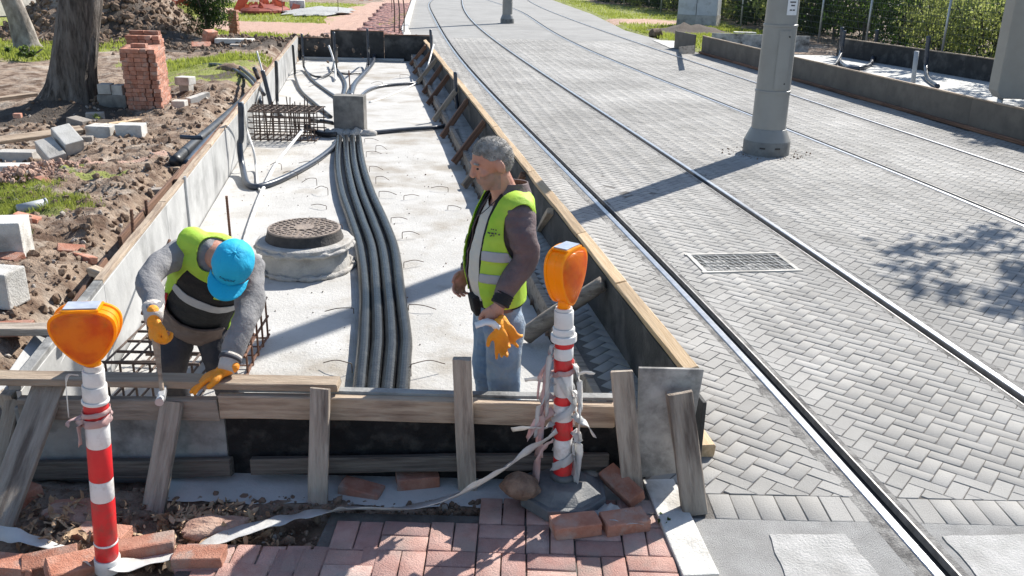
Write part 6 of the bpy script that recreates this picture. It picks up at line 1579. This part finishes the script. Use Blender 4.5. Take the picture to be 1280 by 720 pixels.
# left post
bL = at(135, 712, .255); tL = atY(116, 455, bL.y-.02)
post(bL, tL, [(0,.07,'neck',r_*1.12),(.07,.145,'red',r_),(.145,.155,'white',r_*1.04),(.155,.37,'red',r_),(.37,.47,'white',r_*.99),(.47,.63,'red',r_),(.63,.745,'white',r_*.99),(.745,.83,'red',r_),(.83,.845,'neck',r_*1.12),(.845,.91,'neck',r_*1.0),(.91,.975,'neck',r_*.88),(.975,1.0,'neck',r_*.75)], r_, 'red and white banded post at the left, leaning slightly right')
lamp(tL+Vector((0,0,.005)), R(8), 'amber warning lamp facing the viewer on top of the left post', tilt=R(4), h=.21, w=.225)

# ------------------------------------------------------------------ tapes
def ribbon(name, pts, w, m, label, tw=0.0, n=8, cat='tape', up=Vector((0,0,1)), seed=0, parent=None):
    P = crom(pts, n); mb = MB(); k = len(P)
    for i in range(k):
        d = (P[min(i+1,k-1)]-P[max(i-1,0)]).normalized(); a = tw*i/k*6.28+seed+.5*noise.noise(Vector((i*.22,seed,0)))
        _, s_, u = frame(d, up); v = (u*math.cos(a)+s_*math.sin(a))*w*.5*(1+.25*noise.noise(Vector((i*.5,seed,3)))); mid = d*0+(s_*math.cos(a)-u*math.sin(a))*w*.12
        mb.v += [tuple(P[i]-v), tuple(P[i]+mid), tuple(P[i]+v)]
    mb.f = [(i*3+q, i*3+q+1, (i+1)*3+q+1, (i+1)*3+q) for i in range(k-1) for q in range(2)]; mb.m = [0]*len(mb.f)
    o = mb.build(name, m, parent, smooth=True); s_ = o.modifiers.new('thick','SOLIDIFY'); s_.thickness = .0012
    return o if parent else tag(o, label, cat)
a_ = tR.lerp(bR, .62)+Vector((-.05,-.02,0))
ribbon('plastic_tape', [bR.lerp(tR,.36)+Vector((-.03,-.03,0)), at(650,570,.50), at(612,596,.42), at(565,620,.33), at(510,634,.285), at(440,634,.27), at(400,640,.275), at(360,648,.27), at(300,664,.27), at(240,686,.27), at(180,702,.275), bL+Vector((.03,-.05,.05))], .095, M['tape'], 'long white plastic tape running from the right post over the pavement to the left post', tw=.12, seed=.75)
ribbon('plastic_tape', [bL+Vector((-.04,-.03,.04)), at(90,692,.27), at(50,678,.28), at(10,668,.29), at(-30,664,.30)], .06, M['tape'], 'white plastic tape leaving the left post to the left edge', tw=.3, seed=.6)
wrp = thing('torn_tape', bR.lerp(tR,.4), 'torn white tape strips wound round and hanging from the right post', 'tape')
def wrap(z0, z1, turns, w, m, ph, rr=.050):
    pts = []; n_ = int(14*max(1,turns))
    for k in range(n_+1):
        q = k/n_; c_ = bR.lerp(tR, z0+(z1-z0)*q); a = ph+turns*6.283*q; e = rr+.012*noise.noise(Vector((k*.6, ph, 0)))+.004; pts.append(c_+Vector((e*math.cos(a), e*math.sin(a), .008*noise.noise(Vector((k*.9,ph,5))))))
    ribbon('strip', pts, w, M[m], None, tw=0, n=3, seed=.2, parent=wrp)
wrap(.26,.66,1.3,.030,'tape',0.5); wrap(.64,.74,1.1,.022,'tape_p',2); wrap(.14,.34,.9,.035,'tape',3.2); wrap(.66,.20,.7,.025,'tape',4.2,.054)
def hang(z, side_, drop, w, m, sw, out=.05):
    p = bR.lerp(tR, z)+Vector((side_*.045,-.02,0)); pts = [p, p+Vector((side_*out*.6,-.02,-.02)), p+Vector((side_*out+sw*.3,-.03,-drop*.4)), p+Vector((side_*out*.9+sw,-.02,-drop))]
    ribbon('strip', pts, w, M[m], None, tw=random.uniform(-.2,.3), n=6, seed=random.random()*3, parent=wrp)
for a in ((.82,-1,.34,.022,'tape',.0,.02),(.80,-1,.50,.018,'tape_p',-.02,.03),(.74,-1,.18,.03,'tape_p',-.02,.05),(.62,-1,.26,.035,'tape',-.02,.05),(.55,-1,.30,.04,'tape_p',-.01,.05),(.47,-1,.14,.035,'tape_p',-.06,.06),(.30,-1,.20,.04,'tape_p',-.02,.06),(.72,1,.22,.03,'tape',.02,.02),(.58,1,.24,.035,'tape',.0,.03),(.45,1,.10,.035,'tape',.05,.05),(.36,1,.26,.04,'tape',-.01,.03),(.40,-1,.03,.04,'tape',-.12,.07),(.28,1,.22,.045,'tape',.02,.0),(.66,-1,.02,.02,'tape',-.08,.05),(.70,1,.02,.02,'tape',.06,.03)): hang(*a)
wl_ = thing('torn_tape', bL.lerp(tL,.8), 'scrap of torn pink and white tape tied to the left post', 'tape')
def wrapL(z0, z1, turns, w, m, ph):
    pts = []
    for k in range(int(14*turns)+1):
        q = k/(14*turns); c_ = bL.lerp(tL, z0+(z1-z0)*q); a = ph+turns*6.283*q; e = .050+.008*noise.noise(Vector((k*.6,ph,0))); pts.append(c_+Vector((e*math.cos(a), e*math.sin(a), 0)))
    ribbon('strip', pts, w, M[m], None, n=3, seed=.1, parent=wl_)
wrapL(.775,.80,1.1,.018,'tape_p',.2); wrapL(.74,.765,1.0,.03,'tape_p',2.0)
for (z, sx, dr, w, m) in ((.77,-1,.03,.03,'tape_p'),(.76,-.6,.10,.03,'tape_p'),(.96,-1,.16,.012,'tape')):
    p = bL.lerp(tL, z)+Vector((sx*.045,-.02,0)); ribbon('strip', [p, p+Vector((sx*.04,-.01,-.01)), p+Vector((sx*.05,-.02,-dr))], w, M[m], None, n=6, seed=random.random()*3, parent=wl_)
tag(ribbon('plastic_sheet', [at(742,632,.27), at(760,640,.30), at(785,648,.30), at(800,650,.27)], .10, M['tape'], 'x', tw=.1, seed=1.2), 'clear-white plastic scrap under the tipped bright brick', 'plastic scrap')
def rock(px, py, rad, m, label, gz=.25, z=None, e=(0,0,0), amp=.25):
    p = at(px, py, gz); mb = MB(); mb.ell((0,0,0), rad, Euler([R(q) for q in e]).to_matrix(), 26, 18); r0 = random.random()*40
    mb.v = [tuple(Vector(v)*(1+amp*noise.noise(Vector(v)*11+Vector((r0,0,0)))+.10*noise.noise(Vector(v)*38))+Vector((p.x, p.y, (z or gz+rad[2]*.8)))) for v in mb.v]
    return tag(mb.build('stone', M[m], smooth=False), label, 'stone')
rock(655, 632, (.105,.07,.062), 'stone_b', 'brown crumbling rubble lump on the left rim of the rubber base', z=.335, e=(0,14,20), amp=.5)
rock(737, 603, (.07,.05,.05), 'stone', 'grey stone behind the rubber base', z=.28)
rock(268, 664, (.16,.07,.035), 'clodr', 'pale broken clay slab in the leaf litter', gz=.23, z=.25, e=(0,4,20), amp=.6)
rock(92, 645, (.13,.07,.03), 'clodr', 'flat tan stone chip left of the left post', gz=.22, z=.235, e=(0,5,-10), amp=.5)
rock(15, 345, (.08,.06,.05), 'stone_b', 'brown rubble lump below the large whitish block', gz=.38)
# ------------------------------------------------------------------ camera, light, world
cd = bpy.data.cameras.new('camera'); cam = bpy.data.objects.new('camera', cd); C.objects.link(cam)
cd.sensor_width = 36; cd.lens = FPX/1280*36; cd.clip_end = 600; cd.clip_start = .05
cam.location = CAM
cam.rotation_euler = Matrix(((cR.x, cU.x, -cF.x), (cR.y, cU.y, -cF.y), (cR.z, cU.z, -cF.z))).to_euler()
scene.camera = cam
sd = bpy.data.lights.new('sun', 'SUN'); sd.energy = 5.0; sd.angle = R(.5); sd.color = (1, .955, .88)
so = bpy.data.objects.new('sun', sd); C.objects.link(so); so.rotation_euler = SUN.to_track_quat('Z', 'Y').to_euler(); so.location = (4, 6, 12)
wd = bpy.data.worlds.new('World'); scene.world = wd; wd.use_nodes = True
nt = wd.node_tree; sk = nt.nodes.new('ShaderNodeTexSky'); sk.sky_type = 'NISHITA'; sk.sun_disc = False
sk.sun_elevation = math.asin(SUN.z); sk.sun_rotation = math.atan2(SUN.x, SUN.y); sk.air_density = 1.0; sk.dust_density = .6
bg = nt.nodes['Background']; nt.links.new(sk.outputs[0], bg.inputs['Color']); bg.inputs['Strength'].default_value = .104
vs_ = scene.view_settings; vs_.view_transform = 'Standard'; vs_.look = 'None'; vs_.exposure = .80; vs_.gamma = 1
scene.render.engine = 'CYCLES'
